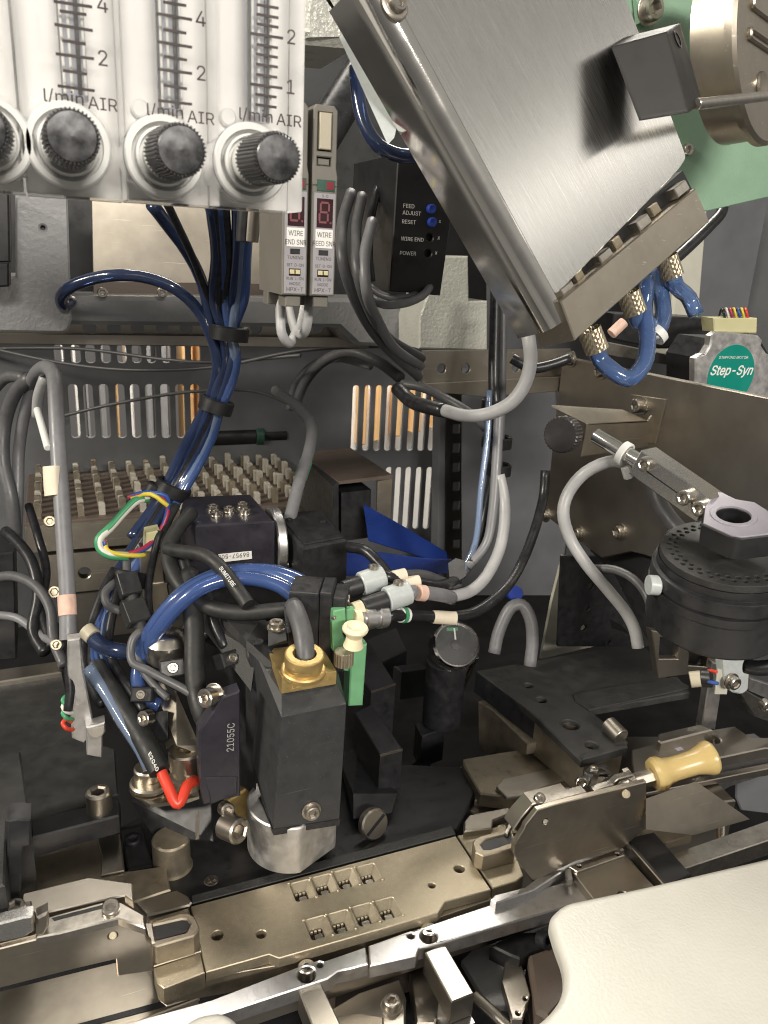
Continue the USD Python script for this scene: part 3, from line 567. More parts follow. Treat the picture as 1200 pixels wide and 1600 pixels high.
# manifold with knurled fittings, fixed across the lower end of the cover
mq = [PS.px(*q) for q in ((870, 462), (1082, 287), (1108, 345), (898, 532))]
t = T('hose_manifold', 'steel manifold bar with three knurled hose fittings at the lower end of the tilted cover', 'manifold', PS.p(*mq[0]))
A(t, 'bar', prism_uv(PS, np.array([PS.px(*q, .003) for q in ((876, 470), (1087, 294), (1109, 346), (899, 532))]), .003, -.016, .0005), 'steel_brown')
for i in range(7):
    f0 = .02+i*.145
    P0 = np.array([862, 452])*(1-f0)+np.array([1066, 272])*f0; P1 = P0+np.array([18, -15])
    sc = .55 if i % 2 else .9
    A(t, 'tooth', prism_uv(PS, np.array([PS.px(*q, -.002) for q in (P0+[2, 6], P0+[2+20*sc, 6-16*sc], P0+[10+20*sc, 20-16*sc], P0+[10, 20])]), -.002 if i % 2 else .0005, -.012, .0004), 'champagne' if i % 2 else 'steel')
A(t, 'back_bar', prism_uv(PS, np.array([PS.px(*q, -.006) for q in ((850, 455), (1062, 268), (1078, 300), (866, 480))]), -.0045, -.014, 0), 'black_plain')
down = nrm(PS.p(*mq[3])-PS.p(*mq[0]))
fitp = []
for (x, y) in ((923, 522), (984, 464), (1043, 408)):
    o = PS.p(*PS.px(x, y, -.006), -.006); th = np.arange(48)*2*math.pi/48
    kn = []
    for s in range(9):
        rr = .0047 + .00028*((np.arange(48)+(s % 2)*2) % 4 < 2)
        kn.append(np.stack([rr*np.cos(th+.0), rr*np.sin(th), np.full(48, -.002+s*.0012)], 1))
    fr = axis_frame(o, down); V = fr.M(np.vstack(kn)); i = np.arange(48); j = (i+1) % 48; Fc = []
    for l in range(8): a, b_, c, d = l*48+i, l*48+j, (l+1)*48+j, (l+1)*48+i; Fc += [np.stack([a, b_, c], 1), np.stack([a, c, d], 1)]
    V = np.vstack([V, [fr.p(0, 0, 8*.0012-.002)]]); Fc.append(np.stack([np.full(48, len(V)-1), 8*48+i, 8*48+j], 1))
    A(t, 'knurled_fitting', trimesh.Trimesh(V, np.vstack(Fc), process=False), 'champagne', smooth=False)
    fitp.append(o+down*.006)
G = 'blue hoses on the manifold fittings'
cable('blue_hose', [fitp[0], fitp[0]+down*.006, (955, 578, .325), (980, 592, .325), (1004, 572, .33), (1012, 530, .335), (1006, 480, .34), (1012, 440, .35)], .0036, 'blue_tube_light', 'bright blue hose making a U below the lowest knurled fitting', 'hose', n=16)
cable('blue_hose', [fitp[1], fitp[1]+down*.006, (1012, 505, .34), (1024, 520, .342)], .0036, 'blue_tube_light', 'short bright blue hose from the middle knurled fitting to the white clip', 'hose', n=16)
cable('blue_hose', [(1026, 522, .345), (1036, 498, .35), (1034, 465, .355), (1022, 420, .365), (1010, 385, .37)], .0036, 'blue_tube_light', 'bright blue hose rising behind the manifold from the white clip', 'hose', n=16)
cable('blue_hose', [fitp[2], fitp[2]+down*.006, (1076, 465, .36), (1088, 492, .36)], .0036, 'blue_tube_light', 'short bright blue hose below the topmost knurled fitting', 'hose', n=16)
cl = axis_frame(D(1026, 521, .342), nrm(D(1034, 512, .345)-D(1018, 530, .345)))
ONE('hose_clip', prism_uv(cl, circle(0, 0, .0052, 28), .0018, -.0018, .0005, [circle(0, 0, .0037, 24)]), 'white_plastic', 'white ring clip joining two blue hoses under the manifold', 'clip')
# ================================================================== black cube and rod
ca = D(999, 189, .305)
t = T('clamp_block', 'black rounded cube holding a thin rod in front of the steel cover', 'block', ca)
q4 = [(999, 189), (1076, 176), (1042, 49), (955, 73)]; b4 = [(1020, 172), (1097, 160), (1063, 36), (976, 58)]
A(t, 'cube', hull([D(*q, .305) for q in q4]+[D(*q, .322) for q in b4]), 'cube_rubber', smooth=False)
hw_ = nrm(np.cross(D(*q4[2], .305)-D(*q4[1], .305), D(*b4[1], .322)-D(*q4[1], .305))); ho2 = D(1058, 62, .3137)
if hw_ @ (CAM-ho2) < 0: hw_ = -hw_
A(t, 'screw_recess', lathe(ho2+hw_*.0002, hw_, [(.0034, 0), (.0034, .0003), (.0026, .0003), (.0024, -.003), (0, -.003)], 20), 'black_plain')
ro = D(1088, 163, .315)
A(t, 'rod', rod(ro, ro+nrm(D(1230, 146, .37)-ro)*.08, .0022), 'steel')
# ================================================================== green panel and round metal housing
FG = FY(.41)
t = T('green_sheet', 'pale green pebbled panel behind the black cube', 'panel', FG.at(1100, 320))
A(t, 'sheet', prism(FG, [(955, -60), (1300, -60), (1300, 285), (1105, 330), (1040, 330), (1030, 200)], .004, .0005), 'green_paint')
A(t, 'bolt_pad', prism(FY(.4055), [(994, -20), (1030, -20), (1028, 34), (1000, 36)], .004, .001), 'green_paint'); bolt(t, FY(.4055).at(1014, 16), OUT, .0062, .005, washer=True)
bolt(t, FG.at(1072, 234), OUT, .0035, .003)
hn = nrm(np.array([.42, -.90, .12])); ho = D(1206, 56, .385)
t = T('round_housing', 'round bare metal housing with pressed ridges at the top right corner', 'housing', ho)
A(t, 'drum', lathe(ho-hn*.022, hn, [(.046, 0), (.046, .017), (.0495, .017), (.0495, .0205), (.0475, .022), (.030, .0225), (.0, .0225)], 72), 'steel_brown')
hf = axis_frame(ho, hn)
for (a0, b0, a1, b1) in ((-.033, .004, .02, .034), (-.034, -.009, .02, -.003)):
    q = rounded([(a0, b0), (a1, b0), (a1, b1), (a0, b1)], .003, 4)
    A(t, 'pressed_ridge', prism_uv(hf, q, .0022, .0003, .0008, [offset(q if area(q) > 0 else q[::-1], .0022)]), 'steel_brown')
A(t, 'dimple', lathe(hf.p(-.012, -.024, .0006), hn, [(.006, 0), (.0055, .0012), (.003, .0006), (0, .0004)], 24), 'steel_brown')
# ================================================================== work track
Z0 = FZ(0.0)
Z4 = lambda x, y: (x/2.6667, 1150+y/2.6667)
Z5 = lambda x, y: (350+x/2.6667, 1150+y/2.6667)
Z6 = lambda x, y: (700+x/2.4, 1100+y/2.4)
Z3 = lambda x, y: (700+x/2.4, 750+y/2.4)
Z1 = lambda x, y: (x/2.6667, 750+y/2.6667)
Zh = lambda x, y: (380+x/3, 800+y/3)
t = T('work_track', 'champagne coloured track plate with two rows of four square pockets', 'track plate', Z0.at(500, 1400))
pocket_px = [[(300, 615), (390, 590), (480, 565), (575, 545)], [(365, 770), (460, 745), (560, 715), (655, 690)]]
# pockets in track coordinates: size about 11 mm
pk = []
for row in pocket_px:
    for (x, y) in row: pk.append(Z0.px(*Z5(x+28, y+28)))
OUTR = lambda a, b: rounded([(a-.0054, b-.0064), (a+.0056, b-.0064), (a+.0056, b+.0066), (a-.0054, b+.0066)], .0016, 4)
INR = lambda a, b: rounded([(a-.0047, b-.0061), (a+.0024, b-.0061), (a+.0024, b+.0018), (a-.0047, b+.0018)], .0016, 4)
hp = [OUTR(a, b) for a, b in pk]
plate = [(298, 1416), (712, 1306), (767, 1390), (695, 1409), (684, 1426), (436, 1497), (420, 1491), (322, 1519)]
rh = [(*Z4(905, 830), .0030), (*Z4(1088, 825), .0026), (*Z5(980, 553), .0030), (*Z5(866, 622), .0020), ]
dots = []
for (a, b) in pk: dots += [(a-.0057, b+.0070), (a+.0058, b-.0068)]
hs = hp + [circle(*Z0.px(x, y), r, 18) for x, y, r in rh]
A(t, 'plate', prism_uv(Z0, np.array([Z0.px(*q) for q in plate]), 0, -.006, .0004, hs), 'champagne')
for (a, b) in pk:
    o_, n_ = OUTR(a, b), INR(a, b); k = len(o_); i = np.arange(k); j = (i+1) % k
    V = np.vstack([np.c_[o_, np.full(k, -.0004)], np.c_[n_, np.full(k, -.0026)], np.c_[n_, np.full(k, -.0058)]]); Fc = []
    for l in (0, 1): Fc += [np.stack([l*k+i, (l+1)*k+j, l*k+j], 1)[:, ::-1], np.stack([l*k+i, (l+1)*k+i, (l+1)*k+j], 1)[:, ::-1]]
    p = A(t, 'pocket', trimesh.Trimesh(Z0.M(V), np.vstack(Fc)[:, ::-1], process=False), 'champagne', smooth=False)
    A(p, 'pocket_floor', box(Z0, a-.0049, b-.0063, a+.0026, b+.0020, -.0050, -.0058, 0), 'brown_plastic')
    A(p, 'pocket_insert', prism_uv(Z0, rounded([(a-.0026, b-.0054), (a+.0020, b-.0054), (a+.0020, b-.0004), (a-.0026, b-.0004)], .0012, 3), -.0036, -.0050, .0003), 'steel_dark')
    for k in range(3): A(p, 'contact', box(Z0, a-.0034+k*.0021-.0007, b+.0002, a-.0034+k*.0021+.0007, b+.0016, -.0022, -.0050, .0003), 'champagne')
for a, b in dots: A(t, 'pad', lathe(Z0.p(a, b), UP, [(.0009, -.001), (.0009, .0004), (.0006, .0007), (0, .0007)], 10), 'champagne')
for x, y, r in rh: A(t, 'hole_lining', lathe(PZ(x, y, -.0059), UP, [(r*.98, 0), (r*.98, .0045), (r*.7, .0040), (r*.7, .0004), (0, .0004)], 18), 'champagne_dark')
A(t, 'under_bar', prism(FZ(-.0065), [(255, 1540), (300, 1428), (720, 1316), (790, 1398), (690, 1432), (436, 1508)], .012), 'champagne_dark')
A(t, 'rear_strip', prism(FZ(-.0015), [(300, 1412), (300, 1399), (706, 1290), (712, 1303)], .008), 'black_dusty')
A(t, 'left_end_plate', prism(FZ(-.0004), [(240, 1512), (313, 1487), (320, 1519), (256, 1544), (246, 1536)], .010, .0005), 'champagne')
A(t, 'left_end_plate', prism(FZ(-.0003), [(232, 1438), (294, 1418), (316, 1486), (240, 1510)], .006, .0004), 'champagne')
A(t, 'right_end_plate', prism(FZ(-.0003), [(715, 1305), (790, 1288), (818, 1368), (806, 1377), (770, 1388)], .008, .0005), 'champagne')
A(t, 'rear_wing', prism(FZ(-.0006), Z4s([(560, 690), (740, 650), (770, 680), (790, 700), (600, 745)]) if False else [Z4(*q) for q in ((555, 690), (735, 640), (785, 665), (800, 690), (790, 705), (610, 750))], .006, .0008), 'steel_dark')

# ================================================================== front rail
R0z = -.004; FR = FZ(R0z)
t = T('front_rail', 'bright aluminium rail running along the front of the pocket track', 'rail', FR.at(600, 1480))
A(t, 'left_section', prism(FR, [(120, 1620), (200, 1598), (330, 1562), (571, 1479), (575, 1506), (545, 1514), (528, 1517), (512, 1529), (340, 1586), (200, 1632)], .008, .0006, [(500, 1507, .0017), (479, 1522, .0046)]), 'aluminium')
A(t, 'middle_section', prism(FR, [(576, 1477), (668, 1446), (770, 1412), (800, 1402), (870, 1381), (915, 1372), (930, 1404), (870, 1421), (700, 1471), (668, 1478), (655, 1481), (650, 1493), (578, 1509)], .008, .0006, [(642, 1462, .0019), (670, 1463, .0046)]), 'aluminium')
A(t, 'right_section', prism(FR, [(1040, 1337), (1240, 1268), (1240, 1300), (1060, 1360)], .012, .0006), 'steel')
A(t, 'tongue', prism(FZ(.001), [(767, 1405), (773, 1398), (820, 1386), (880, 1341), (966, 1316), (976, 1327), (890, 1354), (834, 1391), (775, 1411)], .008, .0006), 'aluminium')
for x, y in ((670, 1463), (479, 1522)): bolt(t, PZ(x, y, R0z-.006), UP, .0044, .0055, 'steel')
A(t, 'web', prism(FZ(-.013), [(330, 1575), (571, 1492), (770, 1425), (915, 1385), (920, 1399), (700, 1471), (420, 1565), (345, 1590)], .012, .0005), 'steel_dark')
A(t, 'brown_skirt', prism(FZ(-.027), [(500, 1525), (640, 1480), (668, 1494), (640, 1506), (525, 1540)], .02, .0005), 'brown_plastic')
# arms
for (q, zz, lab) in (([(664, 1487), (695, 1475), (741, 1552), (706, 1566)], -.006, 'polished arm under the middle bolt of the front rail'), ([(466, 1546), (501, 1535), (534, 1604), (494, 1618)], -.006, 'polished arm under the left bolt of the front rail')):
    f = FZ(zz); t = T('polished_bracket', lab, 'arm', f.at(*q[0]))
    A(t, 'bar', prism(f, q, .014, .0006), 'steel_dark')
    b = f.at((q[2][0]+q[3][0])/2, (q[2][1]+q[3][1])/2); A(t, 'foot', box(Fr(b-UP*.028, (1, 0, 0), (0, 0, 1)), -.006, 0, .006, .0135, .004, -.012, .0005), 'aluminium')
# dark plate with two holes, black bar, right
t = T('slide_plate', 'grey slide plate with small holes beside the black bar on the front rail', 'plate', PZ(950, 1380, .001))
A(t, 'plate', prism(FZ(.0015), [(889, 1355), (968, 1327), (1024, 1386), (1000, 1400), (933, 1412)], .006, .0005, [Z6(635, 563)+(.0015,), Z6(492, 608)+(.0015,), Z6(655, 716)+(.003,)]), 'steel_dark')
A(t, 'ledge', prism(FZ(.003), [(889, 1354), (967, 1326), (976, 1336), (902, 1362)], .0014, .0003, [Z6(635, 563)+(.0013,), Z6(492, 608)+(.0013,)]), 'steel')
A(t, 'lug', prism(FZ(.004), [Z6(442, 620), Z6(460, 612), Z6(468, 655), Z6(448, 660)], .004, .0005), 'aluminium')
t = T('black_bar', 'black polished bar lying across the rail right of the slide plate', 'bar', PZ(1030, 1340, .004))
A(t, 'bar', prism(FZ(.006), [(977, 1309), (1022, 1299), (1081, 1366), (1043, 1384)], .008, .0008), 'black_anodized')
A(t, 'saddle', prism(FZ(.004), [Z6(650, 495), Z6(690, 480), Z6(900, 430), Z6(920, 455), Z6(915, 490), Z6(820, 520)], .006, .0005), 'champagne_dark')
A(t, 'edge_strip', prism(FZ(.005), [Z6(655, 500), Z6(672, 495), Z6(830, 680), Z6(815, 685)], .008, .0005), 'steel')
# low dark mechanism under the rail
t = T('clamp_mechanism', 'dark jaw block with socket screw below the front rail between the two arms', 'clamp', PZ(590, 1570, -.03))
FM = FZ(-.025)
A(t, 'jaw', prism(FM, [(510, 1580), (560, 1550), (625, 1528), (635, 1560), (632, 1640), (510, 1640)], .012, .001), 'steel_dark')
A(t, 'jaw_step', prism(FZ(-.022), [(510, 1590), (560, 1580), (600, 1588), (600, 1640), (510, 1640)], .003, .001), 'champagne_dark')
bolt(t, PZ(612, 1573, -.025), UP, .0042, .004, 'steel_dark', washer=True)
t = T('clamp_mechanism', 'black jaw block with hex screw below the rail, left of the white cover', 'clamp', PZ(810, 1470, -.03))
A(t, 'jaw', prism(FZ(-.02), [Z6(160, 905), Z6(250, 855), Z6(365, 850), Z6(370, 905), Z6(300, 930), Z6(270, 955), Z6(230, 940)], .012, .001), 'black_anodized')
A(t, 'plate', prism(FZ(-.03), [Z6(50, 960), Z6(120, 895), Z6(270, 950), Z6(300, 1130), Z6(150, 1130)], .004, .0005), 'grey_paint')
bolt(t, PZ(*Z6(345, 880), -.02), (.3, -.8, .4), .0044, .006, 'black_anodized')
A(t, 'link', prism(FZ(-.026), [Z6(215, 960), Z6(270, 955), Z6(310, 1090), Z6(280, 1180), Z6(240, 1180), Z6(200, 1040)], .004, .0006, [Z6(262, 1160)+(.001,), Z6(290, 1105)+(.001,)]), 'steel_dark')
ONE('brown_block', prism(FZ(-.022), [Z6(300, 935), Z6(430, 890), Z6(450, 960), Z6(440, 1110), Z6(380, 1180), Z6(330, 1150)], .03, .002), 'brown_plastic', 'brown textured block tucked under the left lip of the white cover', 'block')
ONE('link_rod', rod(PZ(740, 1555, -.03), PZ(800, 1610, -.034), .003), 'steel_dark', 'slim dark rod beside the polished arm under the rail', 'rod')
ONE('small_block', prism(FZ(-.03), [(640, 1520), (668, 1510), (690, 1560), (680, 1600), (650, 1600)], .01, .001), 'steel_dark', 'small dark metal block below the rail left of the polished middle arm', 'block')
ONE('tray', prism(FZ(-.055), [(200, 1610), (560, 1500), (1000, 1380), (1100, 1420), (1100, 1800), (150, 1800)], .004), 'black_anodized', 'black tray lying under the front rail', 'tray')
# white covers
t = T('front_cover', 'large glossy white moulded cover at the lower right corner', 'cover', PZ(1050, 1500, .04))
fc = FZ(.045)
w = [fc.px(*q) for q in ((857, 1432), (880, 1409), (1010, 1382), (1225, 1332), (1500, 1270), (1500, 1900), (760, 1900), (812, 1612), (852, 1588), (880, 1552), (883, 1508), (868, 1470))]
w = rounded(w, [.004, .006, .0, .0, 0, 0, 0, .01, .01, .012, .012, .01], 5)
def soft(fr, q, r, depth, n=6):
    if area(q) < 0: q = q[::-1]
    V = [np.c_[offset(q, r*(1-math.sin(th))), np.full(len(q), -r+r*math.sin(th)+0*th)] if False else np.c_[offset(q, r*(1-math.cos(th))), np.full(len(q), -r*(1-math.sin(th)))] for th in np.linspace(0, math.pi/2, n)]
    V = [np.c_[q, np.full(len(q), -depth)]] + V; k = len(q); i = np.arange(k); j = (i+1) % k; Fc = []
    for l in range(len(V)-1): a, b, c, d = l*k+i, l*k+j, (l+1)*k+j, (l+1)*k+i; Fc += [np.stack([a, b, c], 1), np.stack([a, c, d], 1)]
    tp = earcut.triangulate_float64(np.ascontiguousarray(V[-1][:, :2]), np.array([k], np.uint32)).reshape(-1, 3)
    e = V[-1][tp]; s = np.cross(e[:, 1, :2]-e[:, 0, :2], e[:, 2, :2]-e[:, 0, :2]) < 0; tp[s] = tp[s][:, ::-1]
    Fc.append(tp+(len(V)-1)*k)
    return trimesh.Trimesh(fr.M(np.vstack(V)), np.vstack(Fc), process=False)
mo = soft(fc, w, .0035, .007)
A(t, 'moulding', mo, 'white_paint', smooth=50)
fc2 = FZ(.02); w2 = rounded([fc2.px(*q) for q in ((262, 1620), (300, 1584), (345, 1576), (372, 1590), (385, 1640))], .006, 5)
ONE('cover_lip', soft(fc2, w2, .004, .02), 'white_paint', 'small white rounded lip at the bottom edge under the rail', 'cover lip', smooth=50)

# ================================================================== right clamp on the track
YR = .288; FRt = FY(YR)
t = T('track_clamp', 'steel clamp plate with stepped nose holding the right end of the track', 'clamp', FRt.at(900, 1350))
plateR = [Z6(*q) for q in ((245, 560), (250, 525), (285, 470), (290, 455), (335, 398), (400, 378), (745, 292), (745, 345), (740, 470), (650, 545), (480, 590), (318, 668), (285, 625))]
A(t, 'front_plate', prism(FRt, plateR, .003, .0005, [Z6(365, 440)+(.0018,)]), 'steel_brown')
A(t, 'plate_pin', rod(FRt.at(*Z6(668, 338), 0), FRt.at(*Z6(668, 338), .004), .0024), 'champagne'); A(t, 'plate_pin', rod(FRt.at(*Z6(365, 440), -.002), FRt.at(*Z6(365, 440), .0004), .0014), 'steel')
A(t, 'lower_wing', hull([FRt.at(*Z6(742, 355), .001), FRt.at(*Z6(930, 290), .001), FRt.at(*Z6(1132, 432), .012), FRt.at(*Z6(920, 492), .012), FRt.at(*Z6(742, 470), .006), FRt.at(*Z6(742, 355), -.001), FRt.at(*Z6(930, 290), -.001), FRt.at(*Z6(1132, 432), .010), FRt.at(*Z6(920, 492), .010), FRt.at(*Z6(742, 470), .004)]), 'steel_brown')
# nose on the track
ino = [Z6(*q) for q in ((122, 528), (142, 508), (232, 484), (246, 516), (160, 545), (134, 545))]
A(t, 'nose', prism(FZ(.0105), [Z6(*q) for q in ((92, 520), (100, 505), (122, 494), (215, 470), (240, 462), (254, 520), (250, 540), (132, 570), (102, 556))], .0104, .0006, [ino]), 'champagne_dark')
A(t, 'nose_pad', prism(FZ(.0096), [Z6(*q) for q in ((120, 530), (140, 506), (236, 482), (250, 518), (160, 548), (132, 548))], .0012, .0001), 'black_anodized')
A(t, 'rim_strip', prism(FZ(.0125), [Z6(*q) for q in ((212, 478), (232, 435), (288, 358), (350, 336), (455, 308), (458, 318), (355, 347), (298, 368), (245, 448), (224, 487))], .0022, .0004), 'steel')
A(t, 'slope_block', prism(FY(YR+.006), [Z6(*q) for q in ((245, 470), (275, 425), (320, 375), (460, 338), (470, 375), (340, 410), (300, 460), (285, 500))], .010, .0006), 'steel_dark')
A(t, 'top_rail', prism(FY(YR+.004), [Z6(*q) for q in ((340, 380), (520, 330), (530, 345), (400, 378), (350, 395))], .006, .0005), 'steel')
bolt(t, FY(YR).at(*Z6(340, 358), .002), (0, -.5, .85), .0030, .003)
A(t, 'guide_block', hull([D(*Z6(510, 252), .475), D(*Z6(535, 232), .49), D(*Z6(600, 225), .50), D(*Z6(612, 300), .485), D(*Z6(530, 345), .470), D(*Z6(512, 330), .470), D(*Z6(540, 265), .469), D(*Z6(610, 262), .482)]), 'chrome')
A(t, 'set_screw', bolt_mesh(D(*Z6(497, 290), .468), (-.35, -.9, .2), .0035, .003), 'steel')
A(t, 'guide_screw', bolt_mesh(D(*Z6(546, 245), .481), UP, .0028, .0012), 'steel')
A(t, 'hook', prism(FY(YR+.01), [Z6(*q) for q in ((618, 300), (640, 280), (695, 265), (698, 275), (645, 292), (630, 310))], .004, .0005), 'steel')
# tan rubber sleeve on its rod, the rod end slides in the clamp
sa, sb = D(1019, 1212, .478), D(1114, 1182, .482)
ax = nrm(sb-sa); L = np.linalg.norm(sb-sa)
prof = [(.0062, 0), (.0094, .0004), (.0106, .003), (.0102, .006), (.0082, .009), (.0074, .014), (.0072, L*.5), (.0074, L-.013), (.0086, L-.008), (.0102, L-.004), (.0104, L-.0015), (.0094, L), (0, L)]
ONE('rubber_sleeve', lathe(sa, ax, [(0, 0)] + prof, 36), 'amber', 'honey coloured flared rubber sleeve on the rod above the right clamp plate', 'sleeve')
t = T('slide_rod', 'flat steel rod entering the honey coloured sleeve', 'rod', sa)
A(t, 'rod', rod(D(925, 1240, .468), sa+ax*.012, .0045, 6, .0002), 'steel'); A(t, 'stop', box(axis_frame(D(985, 1222, .4755), ax), -.006, -.006, .006, .006, .002, -.002), 'steel')
# rails behind the sleeve
t = T('rear_rail', 'grey rail with an oval hole behind the honey coloured sleeve', 'rail', PZ(1090, 1150, .015))
A(t, 'top', prism(FZ(.012), [Z3(*q) for q in ((690, 1010), (930, 945), (1075, 922), (1135, 965), (1260, 965), (1260, 1010), (1190, 1005), (700, 1110), (690, 1060))], .008, .0008, [Z3(990, 968)+(.006,)]), 'steel_dark')
A(t, 'front_lip', prism(FY(.345), [Z3(*q) for q in ((1015, 1055), (1260, 1000), (1260, 1090), (1160, 1075), (960, 1130), (950, 1120))], .006, .0005), 'aluminium')
A(t, 'lower_lip', prism(FY(.335), [Z3(*q) for q in ((740, 1175), (1260, 1070), (1260, 1100), (950, 1150), (745, 1185))], .005, .0005), 'steel_dark')
A(t, 'white_mark', prism(FZ(.0122), [Z3(*q) for q in ((820, 980), (842, 974), (885, 1010), (862, 1018))], .0001, 0), 'lilac')
A(t, 'rear_step', prism(FZ(.02), [Z3(*q) for q in ((790, 950), (850, 935), (940, 915), (995, 935), (800, 985), (785, 975))], .012, .001), 'steel_dark')
t = T('rail_support', 'grey sloped support below the rail at the right edge', 'support', PZ(1150, 1260, -.03))
A(t, 'web', prism(FY(.36), [Z6(*q) for q in ((1085, 215), (1260, 190), (1260, 420), (1100, 400), (1080, 350))], .03, .001), 'wall_paint')
A(t, 'shelf', prism(FY(.35), [Z6(*q) for q in ((960, 290), (1200, 220), (1260, 220), (1260, 245), (1060, 310), (1025, 330))], .004, .0006), 'aluminium')
A(t, 'pin', rod(D(1126, 1275, .50), D(1126, 1320, .49), .003), 'steel')

# ================================================================== black L plate and its fixture
ZL = .03; FL = FZ(ZL)
t = T('fixture_plate', 'dusty black L-shaped plate with large holes on the tan fixture', 'plate', FL.at(860, 1080))
A(t, 'plate', prism(FL, [(744, 1048), (1000, 1003), (1075, 1073), (1078, 1082), (921, 1109), (981, 1158), (977, 1166), (908, 1189), (837, 1119)], .005, .0008, [Z3(300, 770)+(.0034,), Z3(349, 824)+(.0038,), Z3(458, 917)+(.0062,), Z3(538, 994)+(.0044,)]), 'black_dusty')
A(t, 'raised_tongue', prism(FZ(ZL+.0012), [Z3(*q) for q in ((470, 805), (490, 796), (640, 770), (850, 745), (905, 770), (905, 780), (530, 862), (478, 828))], .0011, .0004), 'black_dusty', 'paler raised strip')
A(t, 'left_skirt', hull([FL.at(744, 1049, -.0002), FL.at(837, 1119, -.0002), FL.at(744, 1049)-UP*.0055, FL.at(744, 1049)-UP*.018, FL.at(837, 1119)-UP*.018, FL.at(750, 1049)-UP*.0055, FL.at(842, 1118)-UP*.0055, FL.at(842, 1118)-UP*.018, FL.at(750, 1049)-UP*.018]), 'black_anodized')
for q in ((300, 770), (349, 824), (458, 917), (538, 994)):
    A(t, 'countersink', lathe(PZ(*Z3(*q), ZL-.0049), UP, [(.0058 if q[0] == 458 else .0034, 0), (.0058 if q[0] == 458 else .0034, .0018), (.0028, .0012), (0, .0012)], 20), 'steel_dark')
A(t, 'front_lip', prism(FZ(ZL+.001), [Z3(*q) for q in ((495, 1035), (520, 1022), (668, 988), (675, 1000), (505, 1048))], .006, .0006), 'black_dusty')
t = T('fixture_block', 'tan dusty machined block carrying the black L plate', 'block', PZ(830, 1200, 0))
A(t, 'upper_block', hull([FL.at(837, 1119)-UP*.0055, FL.at(915, 1180)-UP*.0055, FL.at(975, 1162)-UP*.0055, FL.at(930, 1112)-UP*.0055, FL.at(837, 1119)-UP*.030, FL.at(915, 1180)-UP*.030, FL.at(975, 1162)-UP*.030, FL.at(930, 1112)-UP*.03]), 'champagne_dark')
A(t, 'side_web', prism(FX(.285), [Z3(*q) for q in ((112, 830), (165, 860), (300, 990), (295, 1030), (160, 1030), (115, 1010))], .02, .0008), 'champagne_dark')
A(t, 'table', prism(FZ(-.002), [Z3(*q) for q in ((55, 1045), (200, 1020), (330, 1000), (400, 1060), (470, 1120), (250, 1190), (120, 1175), (60, 1070))], .01, .001), 'champagne_dark')
A(t, 'table_edge', prism(FZ(-.010), [Z3(*q) for q in ((35, 1080), (60, 1060), (130, 1180), (260, 1180), (270, 1200), (100, 1200))], .02, .001), 'steel_brown')
A(t, 'grey_ramp', prism(FZ(.001), [Z3(*q) for q in ((180, 1150), (205, 1120), (390, 1080), (470, 1105), (280, 1185), (220, 1190))], .002, .0006), 'steel_dark')
A(t, 'nub', prism(FZ(.004), [Z6(*q) for q in ((60, 440), (80, 415), (230, 385), (235, 410), (170, 435), (165, 465), (60, 478))], .006, .0008), 'steel_dark')
A(t, 'rear_knuckle', rod(D(*Z3(600, 915), .53), D(*Z3(650, 965), .52), .006), 'steel_dark')
A(t, 'base', prism(FZ(-.015), [(700, 1250), (740, 1190), (900, 1150), (1050, 1150), (1150, 1250), (800, 1300)], .08, .001), 'steel_dark')
# ================================================================== right side: brown steel side plate, bracket, ring clamp, black disc, motor
XP = .385; FXp = FX(XP)
t = T('side_plate', 'large bare steel side plate on the right with socket screws along its edges', 'plate', FXp.at(900, 700))
A(t, 'plate', prism(FXp, [(879, 557), (1245, 631), (1245, 960), (1010, 868), (985, 862), (940, 872), (852, 806), (868, 650)], .006, .0006), 'steel_dark')
A(t, 'lower_arm', prism(FX(XP+.012), [(940, 830), (1060, 860), (1090, 1000), (1040, 1060), (960, 900), (920, 860)], .02, .001), 'black_anodized')
for x, y in ((893, 557), (941, 575), (853, 800), (905, 829), (970, 827)): bolt(t, FXp.at(x, y+4, .0), LEFT, .0052, .004, 'steel', washer=True)
t = T('stepping_motor', 'silver stepping motor with a green round label behind the top edge of the side plate', 'motor', FY(.42).at(1140, 600))
FMo = FY(.42)
oct_ = [(1086, 640), (1087, 560), (1102, 553), (1110, 540), (1112, 525), (1122, 518), (1185, 524), (1192, 532), (1190, 540), (1198, 552), (1206, 556), (1206, 645)]
A(t, 'end_plate', prism(FMo, oct_, .006, .001, [(1097, 558, .0016)]), 'aluminium_cast')
A(t, 'stator', prism(FY(.4265), [(1095, 640), (1095, 560), (1115, 530), (1190, 532), (1206, 560), (1206, 640)], .035, .001), 'black_anodized')
la, lb = FMo.px(1142, 586); lq = [c for c in circle(la, lb, .0215, 48)]
A(t, 'round_label', prism_uv(FMo, circle(la, lb, .0212, 48)*[1, 1], .0004, .00005, 0), 'green_label', smooth=False)
A(t, 'label_lettering', cat(text(FMo, 'STEPPING MOTOR', la-.001, lb+.0124, .0019, .0005, 5e-5, sx=1.15, center=True), ), 'white_ink', smooth=False)
m_ = text(FMo, 'Step-Syn', la-.001, lb+.0035, .0064, .0005, 5e-5, sx=.98, bold=True, center=True)
vv = np.array(m_.vertices); vv[:, 0] += (vv[:, 2]-FMo.p(0, lb)[2])*.28; m_.vertices = vv
A(t, 'label_lettering', m_, 'white_ink', smooth=False)
cn = A(t, 'connector', prism(FY(.425), [(1115, 497), (1184, 497), (1183, 521), (1117, 519)], .012, .0008), 'yellow_plastic')
